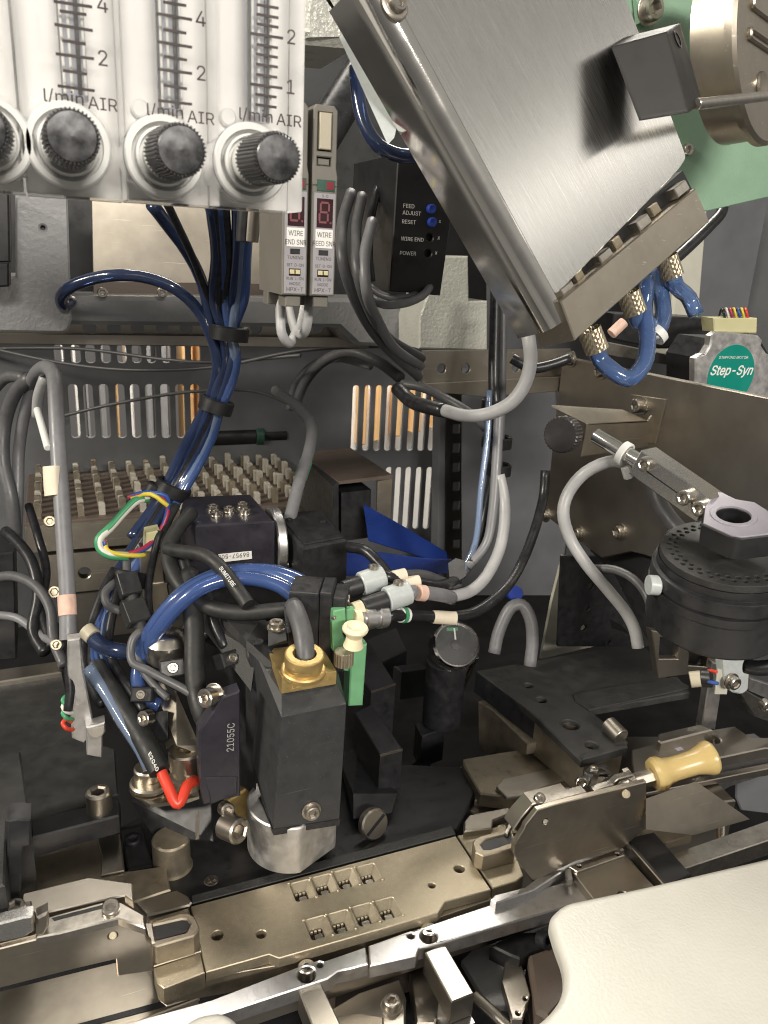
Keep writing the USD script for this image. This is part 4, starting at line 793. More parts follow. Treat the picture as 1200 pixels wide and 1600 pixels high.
for i, c in enumerate(('black_cable', 'white_wire', 'pink_wire', 'yellow_wire', 'blue_wire', 'yellow_wire', 'red_wire')):
    A(cn, 'wire', tube([FY(.428).at(1133+i*6, 499), FY(.428).at(1130+i*6, 486), FY(.44).at(1128+i*6, 482), FY(.47).at(1124+i*6, 492)], .0009, 8), c, smooth=True)
t = T('dark_bracket', 'dark angled bar between the blue hoses and the stepping motor', 'bracket', D(1050, 520, .6))
A(t, 'bar', prism(FY(.50), [(960, 490), (1110, 497), (1112, 545), (1030, 545), (955, 530)], .03, .001), 'black_anodized'); A(t, 'ledge', prism(FY(.47), [(940, 532), (1052, 555), (1055, 572), (930, 552)], .01, .0006), 'steel')
cable('black_hose', [(1010, 440, .52), (1060, 400, .54), (1110, 352, .56), (1128, 330, .57), (1130, 300, .58)], .004, 'black_cable', 'shiny black hose rising behind the manifold towards the green panel', 'hose')
ONE('pink_label', rod(D(955, 522, .5), D(975, 503, .5), .0035), 'pink_paper', 'small pink and white marker sleeve behind the lowest knurled fitting', 'marker')
# sensor bracket on the side plate
t = T('angle_bracket', 'bent steel angle bracket screwed to the side plate, carrying the black thumb knob', 'bracket', FXp.at(980, 680))
fx2 = FX(XP-.0015)
A(t, 'mounting_leaf', prism(fx2, [(985, 616), (1041, 624), (1024, 694), (1000, 690), (1013, 664)], .0015, .0004), 'steel_brown')
bx_, by_ = .335, 0
pa, pb = fx2.at(1013, 657), fx2.at(1026, 690)
fa = FY(pa[1]-.003)
A(t, 'front_leaf', prism(fa, [(917, 662), (1013, 657), (1040, 622), (1028, 688), (1022, 697), (908, 714)], .0016, .0004), 'steel_brown')
A(t, 'top_leaf', hull([fa.at(878, 638)+np.array([0, .012, 0]), fa.at(920, 661), fa.at(1011, 657), fa.at(990, 645)+np.array([0, .012, 0]), fa.at(878, 638)+np.array([0, .012, -.0012]), fa.at(920, 661)-UP*.0012, fa.at(1011, 657)-UP*.0012, fa.at(990, 645)+np.array([0, .012, -.0012])]), 'steel_brown')
bolt(t, fx2.at(1003, 634), LEFT, .0050, .006, 'steel', washer=True)
ka = fa.at(896, 680)+np.array([0, .006, 0]); kx = nrm(np.array([-.85, -.5, .05])); th = np.arange(60)*2*math.pi/60
kf = axis_frame(ka+kx*.004, kx); rr = np.where(np.arange(60) % 2, .0118, .0125)
kn = T('thumb_knob', 'black knurled thumb knob at the left end of the angle bracket', 'knob', ka)
A(kn, 'head', prism_uv(kf, np.stack([rr*np.cos(th), rr*np.sin(th)], 1), .009, 0, .0008), 'knob_black', smooth=False); A(kn, 'neck', rod(ka-kx*.01, ka+kx*.004, .006), 'black_anodized')
# rod, split block, ring clamp
r0_, r1_ = D(930, 680, .475), D(1012, 728, .455)
t = T('ring_clamp', 'split steel bar with two clamping screws on a polished rod over the black disc', 'clamp', r1_)
A(t, 'rod', rod(r0_, r1_, .0046), 'chrome')
bd = nrm(D(1110, 790, .43)-D(1010, 720, .455)); bu = nrm(UP-bd*(UP @ bd)); bs = np.cross(bd, bu)
if bs @ (CAM-r1_) < 0: bs = -bs
bfr = Fr(D(1004, 718, .452), bd, bu); BL = np.linalg.norm(D(1120, 788, .428)-D(1004, 718, .452))
s_ = 1 if bfr.w @ (CAM-r1_) > 0 else -1
A(t, 'split_bar', prism_uv(bfr, [(0, -.0085), (BL, -.0085), (BL, .0075), (0, .0075)], .008, -.008, .0006), 'steel_brushed')
A(t, 'slit', prism_uv(bfr, [(.001, -.0012), (BL-.001, -.0012), (BL-.001, -.0004), (.001, -.0004)], .00805, .007, 0), 'black_plain')
for x, y in ((1012, 724), (1074, 776), (1098, 793)):
    f = bfr.px(x, y, .008); bolt(t, bfr.p(f[0], min(max(f[1], -.006), .005), .0075), bfr.w, .0042, .006, 'steel')
zt = D(1150, 806, .415)[2]; _rd = nrm(UP*math.cos(.25)+np.array([-.77, -.63, 0])*math.sin(.25)); _rp = D(1150, 806, .405); FT = Fr(_rp, (1, -.1, 0), np.cross(_rd, (1, -.1, 0))) if False else axis_frame(_rp, _rd)
c1 = FT.px(1146, 806)
hole = circle(*c1, .0085, 32); outer = [FT.px(*q) for q in ((1100, 792), (1117, 768), (1130, 770), (1150, 780), (1180, 785), (1222, 812), (1210, 835), (1160, 841), (1142, 838), (1097, 818))]
t = T('octagonal_ring', 'black octagonal ring with a pale lilac top face over the black disc', 'ring', FT.at(1146, 806))
A(t, 'ring', prism_uv(FT, outer, -.0003, -.013, .0006, [hole]), 'black_anodized')
A(t, 'top_face', prism_uv(FT, offset(np.array(outer) if area(np.array(outer)) > 0 else np.array(outer)[::-1], .0006), .0004, -.0003, .0002, [hole]), 'lilac')
A(t, 'bush', prism_uv(FT, circle(*c1, .0115, 40), .0009, .0004, .0002, [circle(*c1, .0086, 32)]), 'lilac')
A(t, 'inner_floor', prism_uv(FT, circle(*c1, .0084, 24), -.010, -.012, 0), 'black_plain')
# cable tie on the rod
tc = r0_*.42+r1_*.58; tf = axis_frame(tc, nrm(r1_-r0_))
t = T('cable_tie', 'white cable tie looped round the polished rod', 'cable tie', tc)
A(t, 'loop', prism_uv(tf, circle(0, -.001, .0076, 28), .002, -.002, .0004, [circle(0, -.001, .0062, 24)]), 'white_plastic')
A(t, 'head', rod(tc-UP*.008+OUT*.002, tc-UP*.015+np.array([.003, -.003, 0]), .0028, 6), 'white_plastic')
# black disc
cz = D(1128, 905, .425); rad = .0385
zA = D(1128, 856, .425)[2]; o = np.array([cz[0], cz[1], zA])
t = T('light_disc', 'dusty black round lamp housing with a ring of vent holes under the lilac ring', 'lamp housing', o-UP*.045)
ho_ = []
for i in range(34):
    for rr_, ph in ((.0262, 0), (.0296, .5)):
        a = (i+ph)*2*math.pi/34; ho_.append(circle(rr_*math.cos(a), rr_*math.sin(a), .00135, 8))
da = nrm(UP*math.cos(.19)+np.array([-.77, -.63, 0])*math.sin(.19)); fd = axis_frame(o, da)
A(t, 'vented_cap', prism_uv(fd, circle(0, 0, .0345, 64), 0, -.004, .0002, ho_), 'black_dusty')
A(t, 'cap_floor', prism_uv(fd, circle(0, 0, .0335, 32), -.0042, -.006, 0), 'black_plain')
A(t, 'body', lathe(o, -da, [(.030, .006), (.0352, .0041), (.0352, .009), (.0375, .0095), (.0380, .011), (.0380, .0172), (.0365, .0176), (.0365, .0186), (.0385, .019), (.0385, .0235), (.0372, .024), (.0372, .0248), (.0376, .025), (.0376, .043), (.036, .045), (0, .045)], 72), 'black_anodized')
A(t, 'side_tab', rod(o+np.array([-.0395, .012, -.020]), o+np.array([-.034, .010, -.020]), .0055), 'frosted')
t = T('hose_elbow', 'dark cable rising behind the disc to the split bar', 'cable', D(1030, 790, .47))
A(t, 'jacket', tube([D(1022, 745, .47), D(1030, 785, .465), D(1050, 815, .46), D(1068, 835, .455)], .0052, 12), 'mid_cable')
# post and clip under the disc
t = T('slotted_support', 'grey slotted bracket under the black disc', 'bracket', D(1075, 1060, .46))
FSu = FY(.37)
A(t, 'frame', prism(FSu, [(1018, 985), (1150, 1010), (1146, 1030), (1128, 1030), (1116, 1138), (1098, 1138), (1108, 1050), (1030, 1060)], .006, .0006, [[(1032, 995), (1062, 1002), (1060, 1030), (1030, 1030)], [(1078, 1010), (1108, 1016), (1104, 1042), (1076, 1040)]]), 'steel_dark')
A(t, 'upright', prism(FY(.366), [(1113, 1035), (1133, 1040), (1118, 1140), (1096, 1140)], .006, .0006), 'aluminium')
t = T('hose_clip', 'translucent P clip screwed under the black disc holding a dark cable', 'clip', D(1145, 1060, .43))
FPc = FY(.335)
A(t, 'strap', prism(FPc, [(1130, 1022), (1150, 1016), (1175, 1020), (1176, 1040), (1172, 1050), (1170, 1078), (1160, 1086), (1145, 1083), (1135, 1065)], .008, .0012, rd=.002), 'frosted')
bolt(t, FPc.at(1142, 1064, .001), OUT, .0046, .004, 'steel', washer=True)
A(t, 'label_plate', prism(FY(.338), [(1122, 1045), (1140, 1050), (1136, 1085), (1118, 1085)], .001, .0002), 'ivory')
cable('black_cable', [(1165, 1040, .425), (1185, 1044, .42), (1230, 1038, .41)], .0042, 'black_cable', 'black cable leaving the translucent clip to the right edge')
t = T('bracket_arm', 'steel arm with socket screw at the right edge under the black cable', 'arm', D(1190, 1085, .44))
A(t, 'bar', prism(FY(.345), [(1172, 1060), (1240, 1082), (1240, 1110), (1172, 1080)], .005, .0005), 'aluminium'); bolt(t, FY(.345).at(1192, 1099, .001), OUT, .0044, .005, 'steel')
A(t, 'lower_bar', prism(FY(.36), [(1150, 1072), (1230, 1115), (1240, 1140), (1180, 1120)], .01, .0006), 'steel')
t = T('small_connector', 'small connector with blue and red wires under the disc bracket', 'connector', D(1100, 1060, .48))
A(t, 'shell', rod(D(1078, 1062, .48), D(1096, 1060, .478), .005), 'beige'); A(t, 'plug', rod(D(1097, 1060, .478), D(1112, 1060, .475), .0055), 'black_plain')
A(t, 'wire', tube([D(1094, 1055, .477), D(1108, 1048, .475), D(1120, 1050, .47)], .001, 8), 'red_wire'); A(t, 'wire', tube([D(1100, 1064, .475), D(1112, 1066, .47), D(1122, 1068, .47)], .0011, 8), 'blue_wire')
# behind the disc: dark perforated sheet, pale panel, hose loop
t = T('perforated_sheet', 'dark sheet with rows of holes between the grey cable and the disc', 'sheet', FY(.56).at(940, 950))
FPs = FY(.50)
A(t, 'sheet', prism(FPs, [(878, 870), (1010, 870), (1030, 1010), (872, 1010)], .003, 0, [Z3(520, 480)+(.0035,), Z3(510, 555)+(.0035,), Z3(660, 400)+(.0035,), Z3(600, 610)+(.003,), Z3(535, 400)+(.0035,), [Z3(605, 520), Z3(650, 545), Z3(680, 580), Z3(615, 560)]]), 'black_anodized')
ONE('pale_panel', prism(FY(.53), [(880, 868), (890, 870), (888, 930), (930, 1010), (845, 1030), (862, 940)], .003, .0004), 'ivory', 'pale upright panel edge behind the black L plate', 'panel')
cable('grey_hose', [(772, 1020, .6), (780, 985, .6), (800, 948, .6), (815, 945, .6), (828, 965, .6), (832, 1000, .6), (828, 1040, .6)], .0048, 'grey_cable', 'grey hose in an inverted U behind the black L plate', 'hose')
ONE('blue_button', rod(D(800, 925, .62), D(806, 928, .61), .006), 'blue_plastic', 'bright blue push fitting above the inverted grey hose', 'fitting')
cable('grey_cable', [(975, 722, .465), (950, 722, .475), (915, 738, .48), (888, 770, .485), (880, 800, .485), (890, 840, .49), (915, 880, .49), (950, 922, .495), (980, 960, .50), (992, 985, .50), (997, 1012, .50)], .0038, 'light_cable', 'light grey cable looping from the cable tie down behind the black L plate')
cable('grey_cable', [(925, 888, .50), (960, 890, .49), (990, 905, .48), (1010, 930, .475), (1018, 955, .47)], .0026, 'mid_cable', 'thin dark cable running to the white tab of the disc')
# ================================================================== vertical cables in the middle right
cable('hanging_cable', [(775, 440, .56), (773, 520, .56), (772, 600, .56), (776, 680, .56), (768, 760, .56), (752, 830, .56), (735, 880, .55)], .0042, 'black_cable', 'thick black hose hanging straight down right of the pale lug', 'hose')
cable('hanging_cable', [(786, 470, .57), (785, 580, .57), (782, 680, .56), (770, 790, .56), (748, 860, .56), (722, 900, .55)], .0030, 'mid_cable', 'dark grey hose just right of the thick black hanging hose', 'hose')
cable('hanging_cable', [(764, 610, .55), (762, 680, .55), (752, 760, .55), (742, 850, .55), (725, 890, .55)], .0024, 'clear_tube', 'thin clear tube hanging left of the black hoses', 'tube')
cable('hanging_cable', [(780, 640, .55), (776, 720, .55), (770, 800, .55), (760, 850, .55), (730, 885, .55)], .0036, 'grey_cable', 'grey hose curving in below the tie of the hanging hoses', 'hose')
for i, (x, y, w) in enumerate(((776, 632, .011), (776, 690, .011), (779, 733, .009))):
    f = axis_frame(D(x, y, .56), UP); ONE('cable_tie', prism_uv(f, circle(0, 0, w, 20), .004, -.004, .001, [circle(0, 0, w-.0022, 20)]), 'black_plain', ['uppermost black tie round the hanging hoses', 'middle black tie round the hanging hoses', 'lowest black tie round the hanging hoses, where the white cable starts'][i], 'cable tie')
cable('white_cable', [(780, 742, .55), (788, 780, .55), (788, 820, .545), (780, 860, .54), (760, 900, .53), (738, 922, .52), (715, 930, .51), (690, 932, .505)], .0040, 'light_cable', 'pale grey cable sweeping from the lowest tie down to the clamp connectors')
cable('white_cable', [(690, 640, .52), (730, 650, .50), (765, 646, .49), (800, 628, .48), (820, 600, .475), (829, 565, .47), (827, 535, .465), (820, 495, .47)], .0042, 'light_cable', 'pale grey cable looping under the tilted steel cover')
cable('black_cable', [(620, 606, .56), (640, 625, .55), (665, 635, .53), (695, 642, .518)], .0050, 'black_cable', 'black sleeve at the start of the pale loop under the steel cover')
cable('black_cable', [(628, 600, .60), (660, 606, .59), (700, 625, .57), (740, 650, .56), (760, 670, .56)], .0034, 'mid_cable', 'dark cable passing below the round-holed bracket rail')
cable('black_cable', [(852, 735, .55), (850, 770, .55), (838, 820, .54), (815, 880, .53), (785, 925, .51), (745, 955, .50), (700, 964, .485), (650, 962, .468), (607, 962, .447)], .0034, 'black_cable', 'long black cable swinging from the thumb knob down to the metal plug')
cable('black_cable', [(800, 560, .50), (830, 575, .50), (862, 570, .50), (890, 560, .50)], .0034, 'black_cable', 'short black cable between the pale loop and the steel side plate')
# gauge
t = T('pressure_gauge', 'small round pressure gauge on a dark regulator deep in the machine', 'gauge', D(712, 1010, .62))
go = D(712, 1008, .60); gn = nrm(np.array([-.15, -.75, .62]))
A(t, 'case', lathe(go, gn, [(.016, -.014), (.0185, -.012), (.0185, .002), (.0172, .0035), (.0162, .0035), (.0162, 0), (0, 0)], 40), 'chrome')
A(t, 'dial', lathe(go, gn, [(.016, .0001), (.016, .0005), (0, .0005)], 32), 'black_plain'); A(t, 'hub', lathe(go, gn, [(.004, .0006), (.004, .0018), (0, .002)], 16), 'black_plain')
A(t, 'glass', lathe(go, gn, [(.0163, .003), (.0163, .0036), (0, .0044)], 40), 'dial_glass', smooth=60)
gf = axis_frame(go, gn); A(t, 'pointer', box(gf, -.0006, -.002, .0006, .013, .0014, .0009, 0), 'white_ink')
A(t, 'green_mark', box(gf, -.006, .011, .003, .0135, .0009, .0006, 0), 'green_wire')
A(t, 'regulator', rod(go-UP*.02+np.array([0, .012, 0]), go-UP*.075+np.array([0, .012, 0]), .016), 'black_anodized'); A(t, 'bracket', rod(go+np.array([.018, 0, -.012]), go+np.array([.008, .01, -.06]), .0035), 'chrome')
# ================================================================== servo and second black box
ys = .47; FSv = FY(ys); zs = FSv.px(367, 818)[1]; ft = FZ(zs)
t = T('servo_motor', 'purplish black motor box with five screws on top, left of the silver disc', 'motor', ft.at(360, 800)-UP*.05)
q = [(305, 821), (429, 814), (392, 772), (287, 776), (281, 800)]
A(t, 'housing', prism(ft, q, .040, .0012), 'purple_black')
for x, y in ((333, 797), (337, 806), (358, 800), (379, 793), (383, 803)): bolt(t, ft.at(x, y, .0), UP, .0036, .0028, 'steel', washer=True)
tl = FSv.px(343, 878); tr = FSv.px(394, 862)
lbp = A(t, 'number_label', prism(FY(ys-.0004), [(341, 866), (393, 861), (394, 873), (342, 879)], .0003, 0), 'white_label')
f2 = FY(ys-.0009); la_, lb_ = f2.px(390, 863)
A(lbp, 'lettering', text(f2, '86957-508', la_, lb_, .0030, 0, .0001, rot=math.pi, sx=.86), 'dark_ink', smooth=False)
dc = FSv.at(438, 862)
t = T('coupling_disc', 'silver disc between the two black motor boxes', 'disc', dc)
A(t, 'disc', lathe(dc+np.array([-.002, .02, 0]), (1, 0, 0), [(.0225, 0), (.0235, .001), (.0235, .006), (.0225, .007), (0, .007)], 48), 'aluminium'); bolt(t, dc+np.array([.0052, .006, -.012]), (1, 0, 0), .0025, .002)
y2 = .455; F2b = FY(y2); z2 = F2b.px(508, 846)[1]; ft2 = FZ(z2)
t = T('encoder_box', 'matte black box right of the silver disc, worn on its top edge', 'box', ft2.at(490, 840)-UP*.04)
A(t, 'housing', prism(ft2, [(474, 857), (543, 843), (506, 796), (425, 802)], .042, .0012), 'black_anodized')
A(t, 'top_cover', prism(FZ(z2+.001), [(476, 850), (536, 839), (504, 799), (434, 804)], .001, .0004), 'black_anodized')
for x, y in ((452, 812), (505, 816)): bolt(t, PZ(x, y, z2+.0012), UP, .0022, .001, 'black_anodized')
ONE('servo_mount', prism(FY(ys+.004), [(290, 880), (540, 890), (545, 1010), (300, 1000)], .06, .002), 'black_anodized', 'black frame below the motor boxes', 'frame')

# ================================================================== bonding head
yh = .335; FH = FY(yh)
hx = lambda p, y: FY(y).at(*p)
t = T('tool_head', 'charcoal tapered tool head standing over the pocket track', 'tool head', FH.at(480, 1290))
fr4 = [(440, 1121), (541, 1100), (530, 1280), (427, 1296)]
front = [hx(p, yh) for p in fr4]
top4 = [hx((440, 1084), yh+.010), hx((526, 1068), yh+.010), hx((521, 1022), yh+.048), hx((400, 1022), yh+.040)]
back = [hx((400, 1024), yh+.040)-UP*.02, front[3]+np.array([-.004, .030, .022]), front[2]+np.array([-.002, .030, .02])]
A(t, 'housing', hull(front+top4+back), 'charcoal', smooth=False)
A(t, 'left_cheek', hull([hx((384, 985), yh+.05), hx((425, 1050), yh+.028), hx((424, 1296), yh+.008), hx((426, 1299), yh+.004), hx((384, 1165), yh+.04), hx((384, 985), yh+.054), hx((440, 1030), yh+.032), hx((428, 1270), yh+.02)]), 'black_anodized', smooth=False)
A(t, 'bottom_trim', hull([front[3]+np.array([-.0005, -.0006, .0002]), front[2]+np.array([.0005, -.0006, .0002]), front[3]+np.array([0, -.0006, -.0035]), front[2]+np.array([0, -.0006, -.0035]), front[3]+np.array([-.001, .028, .0]), front[2]+np.array([0, .028, .0]), front[3]+np.array([-.001, .028, -.0035]), front[2]+np.array([0, .028, -.0035])]), 'black_anodized', smooth=False)
bolt(t, FH.at(486, 1266, .0003), OUT, .0042, .003, 'steel_dark', washer=True)
A(t, 'cap', hull([hx((440, 1058), yh+.0085), hx((526, 1049), yh+.0085), hx((525, 1069), yh+.0085), hx((440, 1084), yh+.0085), hx((416, 1014), yh+.042), hx((500, 1005), yh+.042), hx((500, 1005), yh+.042)-UP*.012, hx((416, 1014), yh+.042)-UP*.012]), 'brass', smooth=False)
fcp = FY(yh+.0082)
A(t, 'cap_marks', text(fcp, '126-P91', *fcp.px(452, 1078), .0036, .00005, .0001, rot=.12), 'gold_plastic', smooth=False)
go_ = D(475, 1034, .405); gx = nrm(np.array([0, -.16, 1.0]))
A(t, 'gland', lathe(go_-gx*.004, gx, [(.0098, 0), (.0098, .004), (.0102, .0045), (.0102, .009), (.0094, .0095), (.0062, .0095), (.0062, .004), (0, .004)], 40), 'brass')
A(t, 'gland_nut', lathe(go_-gx*.0065, gx, [(.0118, 0), (.0118, .0022), (.011, .003), (0, .003)], 28), 'brass')
rc = PZ(452, 1368, .006); rc = np.array([FH.at(474, 1340)[0], .358, .004])
th = np.linspace(0, 2*math.pi, 72, endpoint=False); qq = np.stack([.0255*np.cos(th), .0255*np.sin(th)], 1)
nflat = nrm(np.array([.45, -.9, 0]))[:2]; dd = qq @ nflat; qq = qq - np.outer(np.maximum(dd-.0215, 0), nflat)
A(t, 'lower_ring', prism_uv(Fr(rc, (1, 0, 0), (0, 1, 0)), qq, .030, .0, .0008), 'aluminium_cast', smooth=40)
A(t, 'ring_mount', rod(rc+UP*.0302, rc+UP*.05, .018), 'black_anodized')
A(t, 'gold_base', prism(FY(.385), [(352, 1255), (396, 1225), (420, 1260), (390, 1300)], .01, .001), 'brass')
t = T('head_bracket', 'dusty black mounting frame behind the charcoal tool head', 'bracket', D(400, 1000, .44))
A(t, 'top_plate', hull([D(345, 960, .455), D(420, 950, .47), D(475, 1000, .46), D(430, 1040, .42), D(385, 1000, .42), D(345, 975, .455), D(420, 975, .47), D(475, 1020, .46), D(430, 1055, .42), D(385, 1015, .42)]), 'black_dusty', smooth=False)
A(t, 'side_rail', hull([D(300, 960, .465), D(345, 945, .47), D(400, 1020, .43), D(392, 1080, .425), D(340, 1010, .455), D(400, 1030, .45)]), 'black_dusty', smooth=False)
A(t, 'lower_plate', hull([D(318, 1000, .48), D(400, 1050, .44), D(400, 1240, .45), D(330, 1200, .48), D(360, 1050, .50), D(380, 1240, .5)]), 'black_anodized', smooth=False)
bolt(t, D(402, 1008, .425)+UP*.002, UP, .0036, .0004, 'black_plain')
tb = D(432, 975, .415)
A(t, 'cable_post', hull([D(419, 985, .415), D(445, 978, .415), D(448, 1000, .412), D(419, 1010, .412), D(425, 975, .43), D(450, 970, .43), D(450, 1005, .43)]), 'black_anodized', smooth=False); bolt(t, D(432, 981, .4165), UP, .0040, .003, 'steel_dark', washer=True)
A(t, 'cable_post', hull([D(443, 950, .42), D(458, 945, .42), D(462, 985, .418), D(448, 990, .418), D(450, 945, .43), D(465, 985, .43)]), 'black_anodized', smooth=False)
# purple bracket with engraved number
yb = .355; FB = FY(yb)
t = T('numbered_bracket', 'purplish black bracket scratched with the number 21055C', 'bracket', FB.at(345, 1200))
A(t, 'plate', prism(FB, [(311, 1144), (348, 1090), (375, 1080), (376, 1244), (318, 1258), (312, 1215)], .009, .0007), 'purple_black')
A(t, 'lettering', text(FB, '21055C', *FB.px(365, 1174), .0038, .0, .00012, rot=math.pi/2-.04, sx=.86), 'grey_ink', smooth=False)
A(t, 'foot', prism(FY(yb-.001), [(320, 1215), (372, 1215), (371, 1240), (330, 1258)], .02, .0007), 'purple_black')
bolt(t, D(336, 1086, .41), (-.75, -.6, .25), .0050, .008, 'steel', washer=True)
# ================================================================== valve block, green latch, connectors
t = T('valve_block', 'black ribbed valve block between the blue hoses and the green latch', 'valve', D(505, 950, .43))
def slab(x0, d, w_):
    a = D(x0, 905, d); return a
Fv = axis_frame(D(500, 960, .44), nrm(np.array([.9, -.42, .0])))
for i, (c, th_, hw, hh) in enumerate(((-.0075, .0082, .0125, .026), (.0045, .0034, .012, .0265), (.0118, .0036, .011, .0235))):
    A(t, ['left_plate', 'body', 'right_plate'][i], prism_uv(Fv, rounded([(-hw, -.030), (hw, -.030), (hw, hh-.008), (-hw, hh-.008)], .002, 3), c+th_, c-th_, .0008), 'black_anodized')
bolt(t, Fv.p(.004, .008, .0142), Fv.w, .0036, .002)
t = T('green_latch', 'bright green latch arm with cream thumbscrew beside the black tool head', 'latch', D(555, 1050, .42))
FGl = FY(.375)
A(t, 'hinge_plate', prism(FY(.362), [(521, 955), (540, 951), (541, 975), (536, 990), (543, 1005), (536, 1025), (521, 1018), (519, 985)], .005, .0006), 'green_anodized')
A(t, 'hinge_plate', prism(FY(.366), [(541, 953), (555, 951), (556, 985), (541, 985)], .004, .0006), 'green_anodized')
A(t, 'arm', prism(FGl, [(549, 1014), (574, 1006), (567, 1103), (545, 1104)], .010, .0007), 'green_anodized')
A(t, 'arm_neck', prism(FY(.378), [(527, 1022), (550, 1015), (548, 1050), (534, 1048), (536, 1038)], .006, .0006), 'green_anodized')
th = np.arange(40)*2*math.pi/40; rr = np.where(np.arange(40) % 2, .0050, .0054); kf = Fr(D(537, 1030, .418), (1, 0, 0), (0, 1, 0))
A(t, 'knurled_nut', prism_uv(kf, np.stack([rr*np.cos(th), rr*np.sin(th)], 1), .005, -.003, .0003), 'champagne', smooth=False)
to = D(552, 1009, .415); tx_ = nrm(np.array([.02, -.12, 1]))
A(t, 'thumbscrew', lathe(to, tx_, [(.0055, 0), (.0046, .003), (.0042, .006), (.0056, .0085), (.0066, .0095), (.0070, .0108), (.0064, .012), (.0046, .0122), (.003, .0112), (0, .0108)], 36), 'cream')
A(t, 'pin', rod(D(523, 964, .421), D(520, 966, .419), .0012), 'steel')
CON = [((566, 912), (599, 900), .455, 'upper'), ((606, 936), (637, 925), .445, 'middle')]
for i, (p, q2, d, nm) in enumerate(CON):
    a, b = D(*p, d), D(*q2, d+.005); ax = nrm(b-a)
    t = T('cable_connector', [ 'grey sleeve connector nearest the black box, screwed on top', 'grey sleeve connector with red marked cable, below the first one'][i], 'connector', a)
    A(t, 'sleeve', lathe(a-ax*.001, ax, [(0, 0), (.0068, 0), (.0072, .0006), (.0072, .0140), (.0066, .0146), (0, .0146)], 24), 'frosted'); A(t, 'boot', rod(a-ax*(.016 if i else .012), a-ax*.0012, .0056), 'black_anodized'); A(t, 'tip', rod(a-ax*.022, a-ax*.0162, .005), 'cream')
    bolt(t, (a+b)/2+UP*.0072, UP, .003, .002, 'steel')
a, b = D(560, 967, .435), D(603, 962, .445); ax = nrm(b-a)
t = T('metal_plug', 'knurled metal coaxial plug beside the green latch', 'plug', a)
A(t, 'shell', lathe(a, ax, [(0, 0), (.0048, 0), (.0048, .003), (.0066, .0034), (.0066, .009), (.0056, .0094), (.0056, .012), (.0068, .0124), (.0068, .0175), (.006, .018), (0, .018)], 28), 'aluminium'); A(t, 'washer', lathe(a-ax*.004, ax, [(0, 0), (.0062, 0), (.0062, .0038), (0, .0038)], 24), 'cream')
for i, (l, r, m, lb) in enumerate((([(600, 900, .46), (625, 905, .465), (655, 910, .475), (690, 915, .49), (715, 905, .53)], .0032, 'black_cable', 'black cable from the upper grey connector'), ([(637, 926, .452), (660, 926, .458), (690, 930, .47), (705, 934, .49)], .0042, 'grey_cable', 'grey cable from the middle grey connector'), ([(545, 855, .49), (570, 860, .48), (590, 878, .475), (612, 905, .47)], .0034, 'black_cable', 'black cable leaving the matte black box over the blue ribbon'), ([(615, 900, .475), (660, 898, .50), (690, 908, .52), (720, 920, .53)], .0032, 'mid_cable', 'dark cable behind the grey connectors'))):
    cable('connector_cable', l, r, m, lb)
t = T('marker_sleeves', 'pair of cream marker sleeves on the black cable by the grey connectors', 'marker sleeves', D(632, 905, .468))
for (x0, y0_, x1, y1_, d) in ((612, 903, 634, 898, .464), (632, 912, 655, 909, .466)): A(t, 'sleeve', rod(D(x0, y0_, d), D(x1, y1_, d+.003), .0042), 'paper')
ONE('red_marker', rod(D(652, 926, .452), D(664, 927, .455), .0048), 'pink_paper', 'pink marked band on the grey connector cable', 'marker')
t = T('green_marker', 'white clip with green band on the black plug cable', 'marker', D(630, 960, .45))
A(t, 'clip', rod(D(624, 961, .458), D(637, 961, .462), .0045), 'white_plastic'); A(t, 'band', rod(D(628, 961, .4585), D(633, 961, .460), .0048), 'green_wire')
ONE('paper_marker', rod(D(676, 964, .478), D(712, 966, .482), .0042), 'paper', 'pale paper sleeve on the black cable right of the green band', 'marker')
t = T('cable_clamp', 'black cable clamp gathering the cables right of the connectors', 'clamp', D(712, 885, .52))
A(t, 'block', hull([D(x, y, d) for x, y in ((700, 880), (712, 872), (726, 876), (728, 900), (716, 908), (702, 902)) for d in (.52, .535)]), 'black_anodized'); A(t, 'latch', rod(D(704, 925, .50), D(704, 945, .50), .003), 'black_cable')
# black slide bars
for i, (q, z, dep, lb) in enumerate((([(545, 1030), (575, 1000), (618, 1068), (580, 1080)], .035, .10, 'upper black slide bar right of the green latch'), ([(555, 1113), (580, 1100), (629, 1170), (594, 1179)], .03, .03, 'lower black slide bar with a bright end edge'))):
    f = FZ(z); t = T('slide_bar', lb, 'bar', f.at(*q[0])-UP*.03); A(t, 'bar', prism(f, q, dep, .0006), 'black_anodized')
    a, b = f.at(*q[3]), f.at(*q[2]); A(t, 'end_edge', hull([a+OUT*.0004, b+OUT*.0004, a+OUT*.0004-UP*.0014, b+OUT*.0004-UP*.0014, a-OUT*.001-UP*.0003, b-OUT*.001-UP*.0003]), 'steel_dark')
t = T('clamp_screw_block', 'dark block with a large slotted screw under the tool head, beside the slide bars', 'block', D(575, 1280, .5))
A(t, 'arm', hull([D(x, y, d) for x, y, d in ((528, 1180, .55), (560, 1165, .56), (625, 1240, .52), (612, 1270, .49), (552, 1280, .48), (552, 1240, .49), (620, 1240, .50), (540, 1200, .54))]), 'black_anodized', smooth=False)
bo = D(580, 1285, .478); A(t, 'screw', lathe(bo, nrm(np.array([.2, -.9, .3])), [(.0095, 0), (.0095, .004), (.0085, .005), (0, .005)], 28), 'steel_dark'); bf = axis_frame(bo, nrm(np.array([.2, -.9, .3]))); A(t, 'slot', box(Fr(bf.p(0, 0, 0), bf.u+bf.v*.6, bf.v-bf.u*.6), -.008, -.001, .008, .001, .0053, .0048, 0), 'black_plain')
